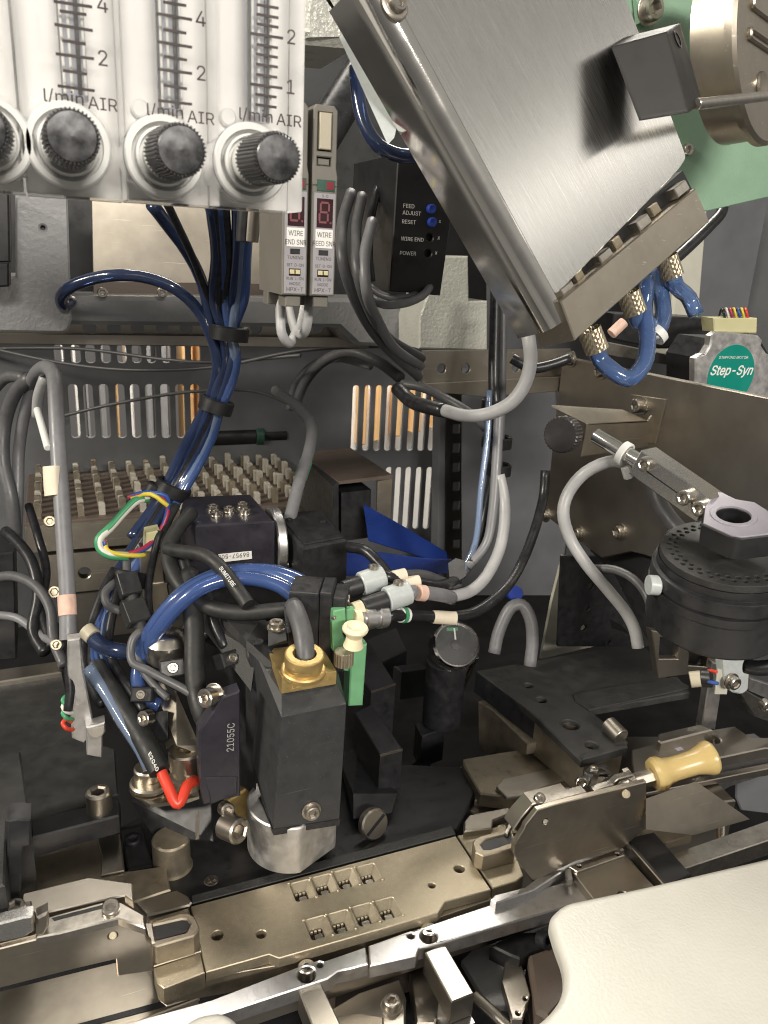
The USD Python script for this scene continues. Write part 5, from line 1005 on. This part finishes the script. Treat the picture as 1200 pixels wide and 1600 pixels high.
for i, (x, y, w_, h_) in enumerate(((670, 1130, 42, 26), (640, 1040, 50, 12), (700, 1220, 46, 60), (655, 1200, 40, 70), (600, 1000, 60, 50))):
    z = -.03-.008*i; f = FZ(z); ONE('dark_part', prism(f, [(x-w_/2, y), (x+w_/3, y-h_*.4), (x+w_*.6, y+h_*.3), (x-w_/4, y+h_*.8)], .03, .001), ['black_anodized', 'black_plain', 'black_anodized', 'black_plain', 'black_anodized'][i], ['black lettered block deep below the pressure gauge', 'small worn lever deep below the connectors', 'dark casting left of the tan fixture block', 'black casting between slide bars and fixture', 'black housing under the metal plug'][i], 'machine part')
# ================================================================== left clamp on the track
YL = .303; FLc = FY(YL)
t = T('track_clamp', 'steel clamp plate with slotted nose holding the left end of the track', 'clamp', FLc.at(100, 1490))
A(t, 'front_plate', prism(FLc, [Z4(*q) for q in ((-160, 925), (0, 886), (250, 823), (490, 763), (604, 815), (612, 850), (632, 862), (640, 950), (638, 980), (490, 1002), (483, 932), (300, 975), (0, 1052), (-160, 1090))], .003, .0005, [Z4(470, 832)+(.0020,)]), 'steel_brown')
A(t, 'plate_pin', rod(FLc.at(*Z4(470, 832), -.002), FLc.at(*Z4(470, 832), .0006), .0019), 'champagne')
A(t, 'top_rail', prism(FZ(.0365), [Z4(*q) for q in ((150, 770), (230, 745), (478, 678), (500, 690), (600, 745), (605, 800), (492, 760), (250, 822), (150, 840))], .004, .0006), 'steel')
A(t, 'groove', prism(FZ(.0367), [Z4(*q) for q in ((215, 758), (440, 700), (445, 712), (225, 770))], .0006, 0), 'black_plain')
A(t, 'top_bar', prism(FZ(.040), [Z4(*q) for q in ((-120, 735), (60, 690), (130, 682), (145, 745), (110, 775), (-120, 825))], .010, .0008), 'steel')
A(t, 'bar_front', prism(FY(.300), [Z4(*q) for q in ((-120, 812), (100, 755), (138, 750), (140, 815), (100, 842), (-120, 890))], .006, .0008), 'steel_brushed')
A(t, 'side_lug', prism(FY(.3015), [Z4(*q) for q in ((150, 760), (200, 735), (205, 790), (185, 830), (150, 838))], .006, .001), 'steel_dark')
bolt(t, PZ(*Z4(62, 722), .040), UP, .0045, .0025); bolt(t, PZ(*Z4(462, 722), .0366), (0, -.3, .95), .0040, .003)
A(t, 'rear_slope', prism(FZ(.034), [Z4(*q) for q in ((95, 655), (370, 588), (550, 612), (555, 690), (520, 665), (480, 672), (150, 745), (90, 690))], .004, .0006), 'steel_dark')
Z9 = lambda x, y: (180+x/7.5, 1380+y/7.5)
A(t, 'nose', prism(FZ(.0115), [Z9(*q) for q in ((370, 470), (760, 350), (860, 345), (930, 390), (985, 500), (980, 545), (920, 620), (490, 738), (395, 705))], .0112, .0007, [[Z9(*q) for q in ((440, 495), (780, 418), (840, 422), (882, 475), (830, 575), (480, 662))]]), 'champagne_dark')
A(t, 'nose_pad', prism(FZ(.0106), [Z9(*q) for q in ((430, 490), (780, 412), (845, 416), (890, 475), (835, 580), (475, 670))], .0012, .0002), 'black_anodized')
A(t, 'nose_throat', prism(FZ(.0125), [Z9(*q) for q in ((340, 470), (435, 450), (475, 690), (400, 715))], .008, .0006), 'steel_dark')
t = T('lower_tray', 'scratched steel tray in front of the left clamp plate', 'tray', PZ(100, 1560, -.02))
A(t, 'tray', prism(FZ(-.022), [(-120, 1590), (0, 1548), (185, 1502), (240, 1512), (256, 1546), (300, 1532), (310, 1560), (180, 1610), (-120, 1700)], .004, .0006), 'steel_brown')
A(t, 'edge_strip', prism(FZ(-.0215), [(250, 1563), (298, 1549), (312, 1556), (260, 1572)], .003, .0004), 'steel')
A(t, 'slot', prism(FZ(-.0217), [(120, 1600), (250, 1565), (260, 1572), (130, 1606)], .002, 0), 'black_plain')
# stepped plate behind, black block, bar with bolt
t = T('stepped_plate', 'brown stepped metal plate behind the left clamp', 'plate', PZ(200, 1380, -.03))
A(t, 'plate', prism(FZ(.0), [Z4(*q) for q in ((-40, 545), (150, 500), (410, 418), (498, 404), (520, 562), (545, 560), (690, 538), (712, 640), (560, 690), (400, 640), (90, 700), (-40, 700))], .03, .0008), 'champagne_dark')
A(t, 'upper_facet', prism(FZ(.0015), [Z4(*q) for q in ((402, 422), (496, 406), (517, 560), (420, 580), (425, 500))], .001, .0004), 'steel_dark')
t = T('pillar_block', 'dusty black block standing at the left edge in front of the cover plate', 'block', PZ(10, 1330, 0))
zt_ = .06; fz_ = FZ(zt_)
A(t, 'top', prism(fz_, [Z4(*q) for q in ((-80, 92), (85, 62), (125, 340), (70, 352), (30, 355), (20, 620), (-80, 640))], .05, .001), 'black_dusty')
A(t, 'corner_post', prism(FY(.33), [Z4(*q) for q in ((30, 355), (75, 345), (130, 350), (130, 460), (100, 465), (85, 670), (40, 690), (30, 600))], .012, .0008), 'black_anodized')
t = T('bolted_arm', 'dark grey arm with a large socket screw beside the black pillar block', 'arm', PZ(120, 1275, .02))
fa_ = FZ(.022)
A(t, 'arm', prism(fa_, rounded_px(fa_, [Z4(*q) for q in ((125, 350), (385, 285), (400, 262), (430, 248), (480, 250), (500, 275), (496, 330), (440, 345), (130, 425))], .003) if False else [Z4(*q) for q in ((125, 350), (385, 285), (400, 262), (430, 248), (480, 250), (500, 275), (496, 330), (440, 345), (130, 425))], .012, .001), 'black_anodized')
bolt(t, PZ(*Z4(415, 305), .022), UP, .0070, .0125, 'steel_dark')
cp = FZ(.0)
t = T('cover_plate', 'wide dusty black cover plate on the left with a lighter rear rail', 'cover', cp.at(80, 1150))
A(t, 'plate', prism(FZ(.012), [(-160, 1080), (98, 1048), (118, 1150), (180, 1170), (185, 1240), (40, 1290), (-160, 1330)], .01, .001), 'black_dusty')
A(t, 'rear_rail', prism(FZ(.016), [(-160, 1068), (95, 1032), (96, 1050), (-160, 1090)], .012, .001), 'steel_dark')
ONE('black_rack', cat(prism(FY(.62), [(-120, 880), (22, 862), (26, 1030), (-120, 1040)], .05, .001)), 'black_anodized', 'dark machine body at the left edge below the grey cables', 'machine body')
# silver upright with foot
t = T('cable_bracket', 'bare aluminium bracket standing at the foot of the grey cable on the left', 'bracket', D(140, 1160, .43))
FBk = FY(.42)
A(t, 'upright', prism(FBk, [Z1(*q) for q in ((280, 668), (335, 660), (345, 790), (395, 1040), (350, 1098), (300, 1078), (282, 800))], .007, .0007), 'aluminium_cast')
A(t, 'foot', prism(FY(.412), [Z1(*q) for q in ((358, 1032), (400, 1022), (438, 1010), (440, 1050), (428, 1068), (425, 1160), (362, 1148))], .008, .0007), 'aluminium_cast')
A(t, 'foot_hole', lathe(PY(*Z1(400, 1042), .4115), (0, -.7, .7), [(.0042, 0), (.0042, .0004), (.003, .0004), (.003, -.002), (0, -.002)], 18), 'steel_dark')
# rack of dark parts at the left edge
for i, (x, y, r, d) in enumerate(((78, 815, 9, .55), (85, 925, 10, .55), (88, 1007, 9, .5))): ONE('bright_screw', bolt_mesh(D(x, y, d), (0, -.9, .4), r*d/1220, .004), 'champagne', ['small bright screw by the left edge beside the pin block', 'second bright screw by the left edge, beside the grey cable', 'bright screw by the foot of the grey cable'][i], 'screw')
# ================================================================== grey cables at the left
t = T('grey_cable', 'thick grey cable with beige tape running down the left side to the aluminium bracket', 'cable', D(100, 1000, .46))
P_ = [(48, 600, .56), (58, 582, .53), (74, 574, .50), (85, 590, .48), (88, 640, .47), (91, 700, .465), (95, 760, .46), (100, 840, .455), (105, 920, .45), (106, 1000, .445)]
A(t, 'jacket', tube([D(*q) for q in P_], .0046, 16), 'grey_cable')
A(t, 'tape', sweep(spline([D(85, 730, .4615), D(86, 752, .461), D(88, 775, .4605)]), rounded([(-.0066, -.0051), (.0066, -.0051), (.0066, .0051), (-.0066, .0051)], .004, 4)), 'paper'); A(t, 'marker', rod(D(104, 930, .449), D(106, 962, .447), .0051), 'pink_paper')
A(t, 'sheath', rod(D(75, 700, .463), D(58, 640, .49), .0022), 'white_plastic')
for i, (l, r, m) in enumerate((([(48, 590, .55), (25, 612, .56), (8, 660, .57), (5, 720, .57), (18, 780, .57), (24, 840, .58)], .0048, 'mid_cable'), ([(56, 590, .56), (40, 640, .57), (30, 700, .58), (28, 760, .58), (25, 850, .58)], .0042, 'grey_cable'), ([(40, 590, .56), (10, 590, .57), (-20, 620, .58)], .0042, 'mid_cable'), ([(70, 590, .52), (60, 620, .53), (58, 650, .54)], .0036, 'light_cable'))):
    cable('left_cable', l, r, m, ['outer dark cable looping down at the left edge', 'second grey cable looping down inside the outer one at the left edge', 'dark cable leaving the picture at the left edge', 'pale short cable beside the thick grey one'][i])
cable('left_cable', [(112, 1010, .44), (108, 1050, .44), (110, 1080, .44), (106, 1110, .44)], .0026, 'black_cable', 'black cable running down behind the aluminium bracket')
for i, (c, y) in enumerate((('green_wire', 1092), ('white_wire', 1102), ('green_wire', 1112), ('red_wire', 1128))):
    cable('signal_wire', [(112, y, .445), (103, y-4, .442), (98, y+2, .44), (104, y+10, .44), (114, y+12, .446)], .0012, c, ['uppermost green wire curl by the aluminium bracket', 'white wire curl by the aluminium bracket', 'lower green wire curl by the aluminium bracket', 'red wire curl by the aluminium bracket'][i], 'wire')
# ================================================================== blue hose bundle
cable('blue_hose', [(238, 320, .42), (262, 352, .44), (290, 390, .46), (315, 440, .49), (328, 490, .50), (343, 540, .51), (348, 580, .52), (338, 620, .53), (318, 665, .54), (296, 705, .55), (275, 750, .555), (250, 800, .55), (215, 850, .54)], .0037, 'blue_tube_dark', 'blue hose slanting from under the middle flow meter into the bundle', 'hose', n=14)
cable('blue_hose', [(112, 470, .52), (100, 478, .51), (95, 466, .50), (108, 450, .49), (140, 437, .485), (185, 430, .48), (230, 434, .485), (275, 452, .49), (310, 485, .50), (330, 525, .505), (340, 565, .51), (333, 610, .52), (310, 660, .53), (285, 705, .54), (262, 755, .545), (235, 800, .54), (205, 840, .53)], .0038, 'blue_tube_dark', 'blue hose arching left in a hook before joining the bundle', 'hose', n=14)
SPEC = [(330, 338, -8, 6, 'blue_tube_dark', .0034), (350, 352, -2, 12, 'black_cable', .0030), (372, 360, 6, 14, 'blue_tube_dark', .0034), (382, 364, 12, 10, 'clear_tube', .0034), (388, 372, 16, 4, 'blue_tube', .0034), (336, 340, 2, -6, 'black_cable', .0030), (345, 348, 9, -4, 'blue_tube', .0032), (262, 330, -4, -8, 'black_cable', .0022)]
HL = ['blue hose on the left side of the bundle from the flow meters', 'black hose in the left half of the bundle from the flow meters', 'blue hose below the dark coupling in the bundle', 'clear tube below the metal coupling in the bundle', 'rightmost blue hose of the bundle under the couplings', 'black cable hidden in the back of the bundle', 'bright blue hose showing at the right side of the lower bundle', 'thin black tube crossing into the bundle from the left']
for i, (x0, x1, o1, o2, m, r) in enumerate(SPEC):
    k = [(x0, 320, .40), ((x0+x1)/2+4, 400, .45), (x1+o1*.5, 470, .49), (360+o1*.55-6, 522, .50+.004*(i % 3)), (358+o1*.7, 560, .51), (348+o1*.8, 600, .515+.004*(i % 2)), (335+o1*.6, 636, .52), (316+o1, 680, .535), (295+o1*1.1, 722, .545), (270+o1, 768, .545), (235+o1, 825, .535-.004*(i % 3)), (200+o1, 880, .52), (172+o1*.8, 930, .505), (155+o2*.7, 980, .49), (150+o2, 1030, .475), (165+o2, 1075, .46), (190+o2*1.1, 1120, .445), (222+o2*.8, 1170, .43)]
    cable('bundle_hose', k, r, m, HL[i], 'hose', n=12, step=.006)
for i, (x, y, d, w_, ax) in enumerate(((358, 520, .50, .0125, (.1, 0, 1)), (338, 633, .522, .0115, (.3, 0, 1)), (270, 764, .545, .0125, (.5, 0, 1)), (240, 765, .54, .006, (.5, 0, 1)))):
    f = axis_frame(D(x, y, d), ax); ONE('cable_tie', prism_uv(f, circle(0, 0, w_, 24), .0045, -.0045, .001, [circle(0, 0, w_-.0025, 24)]), 'black_plain', ['wide black tie round the blue bundle level with the beam', 'black tie round the blue bundle over the tall slots', 'black tie round the blue bundle above the rainbow wires', 'small black tie stub beside the bundle above the rainbow wires'][i], 'cable tie')
# rainbow wires
for i, c in enumerate(('white_wire', 'green_wire', 'pink_wire', 'yellow_wire', 'blue_wire')):
    k = i*2.4
    if c in ('white_wire', 'green_wire'):
        l = [(232, 778+k, .50), (215, 782-k, .495), (195, 800-k, .49), (172, 826-k, .485), (156-k*1.0, 842, .48), (158-k, 858, .48), (172, 866+k, .48), (200, 868+k, .485)]
    else:
        l = [(196+k, 780-k*.5, .495), (225, 773-k*.3, .495), (248+k*1.2, 778-k*.3, .50), (262, 795 if c != 'yellow_wire' else 790, .505), (255, 820, .505), (240, 842+k*.4, .50), (215, 858+k*.6, .49), (188, 864+k*.4, .485), (168, 858+k*.3, .482), (162, 845, .48)]
        if c == 'yellow_wire': l = [(205, 777, .495), (235, 772, .495), (262, 790, .50)]; 
    cable('rainbow_wire', l, .0015 if i > 1 else .0024, c, ['white lettered wire of the rainbow loop', 'green wire of the rainbow loop', 'pink red wire of the rainbow loop', 'yellow wire at the top of the rainbow loop', 'blue wire of the rainbow loop'][i], 'wire', n=8)
cable('rainbow_wire', [(163, 845, .482), (168, 860, .48), (185, 866, .48), (215, 868, .485), (226, 867, .49)], .0015, 'yellow_wire', 'yellow wire along the bottom of the rainbow loop', 'wire', n=8)
t = T('terminal_post', 'metal post with a small green terminal at the end of the rainbow wires', 'terminal', D(240, 900, .50))
A(t, 'post', prism(FY(.49), [Z1(*q) for q in ((590, 305), (680, 300), (690, 440), (690, 600), (640, 620), (600, 500), (588, 440))], .02, .001), 'steel_brown'); A(t, 'green_terminal', prism(FY(.485), [Z1(*q) for q in ((608, 222), (665, 210), (668, 300), (605, 300))], .012, .0008), 'yellow_plastic'); A(t, 'block', prism(FY(.488), [Z1(*q) for q in ((588, 440), (700, 430), (720, 560), (640, 640))], .03, .001), 'steel_brown')
# in-line connectors on dark wires
cable('sensor_lead', [(198, 870, .50), (196, 900, .49), (178, 912, .48), (165, 925, .475), (168, 945, .47), (190, 955, .465)], .0026, 'mid_cable', 'dark lead curling by the in-line connectors')
for i, ((x0, y0_, x1, y1_, d, w_)) in enumerate(((196, 898, 206, 932, .47, .0062), (205, 942, 218, 975, .455, .0066))):
    a, b = D(x0, y0_, d), D(x1, y1_, d-.004); t = T('inline_connector', ['upper black in-line connector left of the metal post', 'lower grey in-line connector left of the big blue hoses'][i], 'connector', a)
    f = axis_frame(a, nrm(b-a)); L = np.linalg.norm(b-a)
    A(t, 'shell', prism_uv(f, rounded([(-w_, -w_*.7), (w_, -w_*.7), (w_, w_*.7), (-w_, w_*.7)], .001, 3), L, 0, .001), 'black_anodized' if i == 0 else 'rubber'); A(t, 'neck', lathe(b, nrm(b-a), [(.0042, .0002), (.0036, .006), (.0022, .012), (0, .012)], 16), 'rubber')
cable('sensor_lead', [(220, 985, .448), (208, 998, .445), (204, 1020, .443), (208, 1036, .44), (228, 1046, .438), (255, 1060, .435), (290, 1078, .43), (300, 1085, .428)], .0024, 'mid_cable', 'thin grey lead from the lower in-line connector to the black bracket')
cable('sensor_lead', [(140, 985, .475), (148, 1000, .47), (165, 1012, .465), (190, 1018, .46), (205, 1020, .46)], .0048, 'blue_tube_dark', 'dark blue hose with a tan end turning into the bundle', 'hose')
ONE('hose_ferrule', rod(D(134, 984, .472), D(146, 995, .47), .0052), 'beige', 'tan ferrule on the dark blue hose beside the aluminium bracket', 'ferrule')
# big bright blue hoses
cable('blue_hose', [(228, 1028, .455), (222, 1010, .452), (236, 985, .448), (262, 950, .445), (295, 922, .445), (335, 902, .45), (380, 892, .455), (425, 893, .455), (462, 904, .45), (490, 922, .445)], .0043, 'blue_tube', 'upper thick blue hose arching from the left to the valve block', 'hose', n=18)
cable('blue_hose', [(240, 1026, .452), (236, 1005, .448), (252, 978, .443), (280, 945, .44), (315, 918, .44), (355, 905, .445), (400, 905, .447), (440, 917, .443), (470, 940, .438)], .0043, 'blue_tube', 'lower thick blue hose arching in front of the upper one', 'hose', n=18)
cable('blue_hose', [(226, 1020, .458), (216, 1045, .455), (216, 1070, .452), (228, 1092, .45), (250, 1102, .45)], .0040, 'blue_tube', 'blue hose curling down below the thick hoses to the clamp', 'hose', n=16)
# black cables over the head
cable('head_cable', [(300, 800, .50), (275, 830, .485), (263, 858, .475), (268, 890, .465), (290, 925, .455), (330, 950, .445), (380, 958, .44), (430, 954, .437), (458, 952, .435)], .0046, 'rubber', 'black cable swinging across the front of the motor box to the tool head')
t = T('printed_cable', 'black sleeved cable with white print crossing over the thick blue hoses', 'cable', D(330, 880, .45))
A(t, 'jacket', tube([D(*q) for q in ((262, 858, .47), (285, 862, .462), (320, 868, .452), (348, 890, .445), (370, 920, .44), (388, 945, .435))], .0042, 14), 'rubber')
pa_, pb_ = D(342, 884, .4405), D(382, 938, .4315); tf_ = Fr(pa_, pb_-pa_, np.cross(CAM-pa_, pb_-pa_)); A(t, 'lettering', text(tf_, 'SUMITUBE', .0012, -.0009, .0022, 0, .0002, sx=.9), 'white_ink', smooth=False)
cable('head_cable', [(295, 895, .465), (300, 940, .452), (304, 990, .443), (304, 1040, .436), (308, 1085, .43), (318, 1118, .425), (330, 1138, .425)], .0056, 'rubber', 'thick black sleeve hanging straight down left of the numbered bracket')
cable('head_cable', [(458, 945, .425), (465, 962, .418), (472, 985, .412), (476, 1010, .408), (478, 1036, .406)], .0052, 'mid_cable', 'grey cable entering the brass gland on the tool head')
cable('head_cable', [(285, 868, .472), (292, 895, .465), (300, 925, .458), (320, 945, .45)], .0036, 'black_cable', 'thin black cable beside the thick black sleeve')
# lower left: shrink sleeve with red wire
t = T('sleeved_cable', 'black shrink sleeve marked E2040 ending in a red wire', 'cable', D(245, 1190, .42))
A(t, 'sleeve', tube([D(150, 1040, .46), D(172, 1078, .45), (D(205, 1125, .437)), D(232, 1170, .425), D(250, 1205, .418)], .0058, 14), 'rubber')
A(t, 'red_wire', tube([D(252, 1206, .418), D(262, 1228, .415), D(272, 1250, .413), D(278, 1256, .413), D(285, 1245, .415), D(292, 1228, .42), D(304, 1220, .43)], .0030, 12), 'red_wire')
te = Fr(D(233, 1176, .4085), D(250, 1212, .402)-D(233, 1176, .4085), UP+np.array([.3, 0, 0])); A(t, 'lettering', text(te, 'E2040', 0, -.001, .0026, 0, .0003), 'white_ink', smooth=False)
cable('bundle_hose', [(140, 1045, .455), (165, 1080, .447), (195, 1130, .435), (222, 1172, .427), (235, 1200, .424)], .0040, 'clear_tube', 'clear dark tube lying along the sleeve that ends in the red wire', 'tube')
# brass coloured clamp works left of the head
t = T('wire_clamp', 'worn bronze clamp mechanism with turned pillars left of the tool head', 'clamp', D(250, 1290, .44))
A(t, 'base_block', hull([D(*Z4(x, y), d) for x, y, d in ((535, 230, .47), (540, 190, .48), (700, 200, .47), (880, 250, .45), (890, 440, .435), (640, 420, .45), (545, 270, .46))]), 'black_anodized', smooth=False)
A(t, 'base_rim', hull([D(*Z4(x, y), d) for x, y, d in ((545, 235, .455), (625, 285, .445), (780, 265, .44), (830, 250, .44), (830, 262, .44), (780, 280, .44), (625, 300, .445), (548, 250, .455), (560, 200, .47), (820, 200, .46))]), 'steel_brown', smooth=False)
for (x, y, r, h, d) in ((628, 200, .0115, .006, .445), (620, 175, .008, .016, .447), (775, 130, .0095, .024, .44)): A(t, 'turned_pillar', lathe(D(*Z4(x, y), d)-UP*h*.5, UP, [(r*.9, 0), (r, .001), (r, h*.3), (r*.8, h*.34), (r*.8, h*.5), (r, h*.55), (r, h-.001), (r*.9, h), (r*.45, h), (r*.4, h-.003), (0, h-.003)], 28), 'steel_brown')
A(t, 'front_drum', lathe(D(*Z4(715, 500), .445), UP, [(.0135, -.022), (.0135, -.008), (.0105, -.006), (.0105, .012), (.0095, .013), (0, .013)], 32), 'champagne_dark')
A(t, 'inclined_plate', hull([D(x, y, d) for x, y, d in ((248, 1065, .46), (275, 1080, .45), (312, 1165, .435), (310, 1178, .435), (276, 1165, .43), (245, 1085, .455), (260, 1170, .46), (300, 1180, .46))]), 'steel_brown', smooth=False)
A(t, 'black_carrier', hull([D(x, y, d) for x, y, d in ((225, 1115, .45), (262, 1110, .44), (262, 1155, .435), (220, 1160, .445), (240, 1110, .47), (258, 1160, .46))]), 'black_anodized', smooth=False); bolt(t, D(234, 1120, .43), (-.7, -.6, .3), .0042, .006)
bolt(t, D(350, 1262, .43), (.2, -.9, .3), .004, .006, 'steel_dark'); A(t, 'adjusting_nut', bolt_mesh(D(352, 1290, .425), (.5, -.85, .2), .007, .012, .6), 'steel_dark')
A(t, 'bright_frame', hull([D(*Z4(x, y), .432) for x, y in ((815, 310), (830, 310), (830, 430), (815, 432))] + [D(*Z4(x, y), .437) for x, y in ((815, 310), (830, 310), (830, 430), (815, 432))]), 'steel')
A(t, 'silver_body', lathe(D(262, 1010, .455)-UP*.008, UP, [(.012, 0), (.013, .002), (.013, .012), (.010, .016), (.006, .018), (0, .018)], 28), 'steel')
t = T('track_bed', 'long black bed running behind the pocket track with cross-head screws', 'bed', PZ(400, 1340, -.01))
A(t, 'bed', prism(FZ(-.008), [(170, 1300), (230, 1270), (560, 1190), (760, 1200), (715, 1296), (300, 1404), (262, 1400), (258, 1352)], .03, .001), 'black_anodized')
for (x, y) in ((330, 1376),): A(t, 'cross_screw', cat(lathe(PZ(x, y, -.008), UP, [(.0042, 0), (.0038, .0006), (0, .0008)], 20), box(Fr(PZ(x, y, -.0071), (1, .3, 0), (-.3, 1, 0)), -.0025, -.0005, .0025, .0005, .0002, -.0002, 0), box(Fr(PZ(x, y, -.0071), (1, .3, 0), (-.3, 1, 0)), -.0005, -.0025, .0005, .0025, .00025, -.0002, 0)), 'steel_dark')
A(t, 'step_block', prism(FZ(-.004), [Z4(*q) for q in ((505, 390), (590, 375), (640, 540), (530, 560))], .02, .001), 'black_anodized')
bolt(t, PZ(*Z4(555, 438), -.004), UP, .0045, .002, 'black_anodized')

# more thin black leads in the crowded left middle
LEADS = [([(250, 830, .50), (240, 870, .495), (232, 920, .48), (236, 970, .47), (250, 1010, .465)], .0024, 'black_cable', 'thin black lead down the right flank of the metal post'),
 ([(275, 790, .52), (262, 815, .51), (256, 845, .50), (262, 880, .49), (275, 900, .48)], .0030, 'rubber', 'short black lead bending at the left of the motor box'),
 ([(180, 890, .51), (160, 930, .50), (142, 980, .49), (132, 1020, .48), (140, 1060, .47), (160, 1100, .455)], .0034, 'black_cable', 'black lead on the outer left of the hose bundle'),
 ([(192, 900, .505), (178, 950, .49), (170, 1000, .48), (180, 1040, .465), (205, 1080, .45), (225, 1110, .44)], .0028, 'black_cable', 'black lead winding down behind the tan ferrule'),
 ([(322, 905, .465), (325, 930, .46), (335, 975, .45), (352, 1010, .445)], .0030, 'black_cable', 'black lead dropping between motor box and head frame'),
 ([(352, 905, .465), (372, 922, .455), (390, 940, .45), (420, 965, .44)], .0024, 'black_cable', 'thin lead crossing behind the sleeved cable to the head frame'),
 ([(210, 1000, .455), (222, 1045, .45), (245, 1075, .445), (262, 1090, .44)], .0022, 'mid_cable', 'fine grey lead beside the curling blue hose'),
 ([(460, 640, .80), (475, 600, .79), (505, 565, .77), (545, 550, .75), (590, 565, .73), (625, 590, .70)], .0052, 'mid_cable', 'thick dark cable arching above the black channel cover'),
 ([(452, 640, .82), (462, 600, .81), (490, 570, .80), (530, 560, .78), (580, 572, .76)], .0040, 'grey_cable', 'grey cable arching beside the thick dark one above the channel cover')]
for l, r, m, lb in LEADS: cable('black_lead', l, r, m, lb, 'cable', n=10)
t = T('taped_cable', 'grey cable with a green band rising behind the matte black box', 'cable', D(470, 740, .60))
A(t, 'jacket', tube([D(*q) for q in ((430, 610, .70), (465, 635, .67), (486, 665, .64), (484, 700, .61), (470, 745, .58), (458, 790, .56), (452, 815, .55))], .0046, 12), 'grey_cable')
A(t, 'band', rod(D(478, 722, .596), D(470, 745, .582), .0050), 'green_wire')
for i, (x, y, d, s_) in enumerate(((205, 905, .485, .007), (225, 1085, .445, .006), (268, 1045, .445, .007), (355, 1030, .44, .006), (300, 990, .47, .008))):
    f = axis_frame(D(x, y, d), nrm(np.array([.3*(i-2), -.8, .5]))); t = T('small_fitting', ['small black fitting by the upper in-line connector', 'small black fitting under the thin grey lead', 'small black fitting right of the curling blue hose', 'small black fitting on the head frame', 'black fitting block between motor box and head frame'][i], 'fitting', f.o)
    A(t, 'body', box(f, -s_, -s_*.7, s_, s_*.7, s_, -s_, .0008), 'black_anodized'); bolt(t, f.p(0, 0, s_), f.w, s_*.45, .002, 'steel_dark')

for i, (l, r, m) in enumerate((([(8, 830, .56), (30, 850, .55), (50, 880, .54), (60, 930, .53), (52, 985, .52), (70, 1020, .51)], .0040, 'black_cable'), ([(-20, 905, .55), (20, 900, .54), (55, 915, .53), (78, 950, .52), (84, 1000, .51), (100, 1040, .50)], .0034, 'mid_cable'), ([(45, 790, .58), (60, 840, .56), (72, 890, .55), (66, 950, .53), (80, 1010, .51)], .0030, 'black_cable'), ([(-20, 960, .53), (25, 965, .53), (60, 990, .52), (95, 1010, .50)], .0028, 'grey_cable'))):
    cable('left_cable', l, r, m, ['black cable winding down at the left edge past the bright screws', 'dark cable entering from the left edge below the pin block', 'thin black cable dropping from the left end of the pin block', 'thin grey cable low at the left edge behind the aluminium bracket'][i])
cable('blue_hose', [(236, 1024, .456), (230, 1000, .452), (246, 970, .450), (280, 928, .449), (322, 903, .452), (370, 890, .456), (420, 896, .454), (462, 915, .447), (482, 935, .442)], .0036, 'blue_tube_light', 'slim paler blue hose between the two thick arching hoses', 'hose', n=14)

# ================================================================== families of like things
FAMILY = {'cable_tie': 'cable ties on the hoses', 'polished_bracket': 'polished arms under the front rail', 'slide_bar': 'black slide bars by the green latch', 'upright_batten': 'battens behind the left slots',
    'timber_batten': 'orange battens behind the right slots', 'bright_screw': 'bright screws by the left edge', 'cable_connector': 'grey sleeve connectors', 'rainbow_wire': 'rainbow loop wires', 'bundle_hose': 'hoses of the bundle under the flow meters',
    'signal_wire': 'wire curls by the aluminium bracket', 'inline_connector': 'in-line connectors at the left', 'small_fitting': 'small black fittings in the left middle', 'track_clamp': 'clamps at the ends of the track', 'hanging_cable': 'hoses hanging in the middle right',
    'drop_cable': 'cables hanging beside the control box', 'loop_cable': 'cables curving under the control box', 'sensor_cable': 'pale cables under the sensors', 'left_cable': 'cables at the left edge', 'head_cable': 'cables around the tool head', 'dark_part': 'dark parts deep in the machine', 'black_lead': 'leads in the left middle and behind', 'blue_hose': 'blue hoses', 'tube_coupling': 'couplings under the right flow meter', 'thin_cable': 'thin cables across the back wall'}
for p in stage.GetPrimAtPath('/World').GetChildren():
    n = p.GetName(); b = n[:-4] if n[-4:-3] == '_' and n[-3:].isdigit() else n
    if b in FAMILY and p.GetCustomDataByKey('category') and not p.GetCustomDataByKey('group'): p.SetCustomDataByKey('group', FAMILY[b])
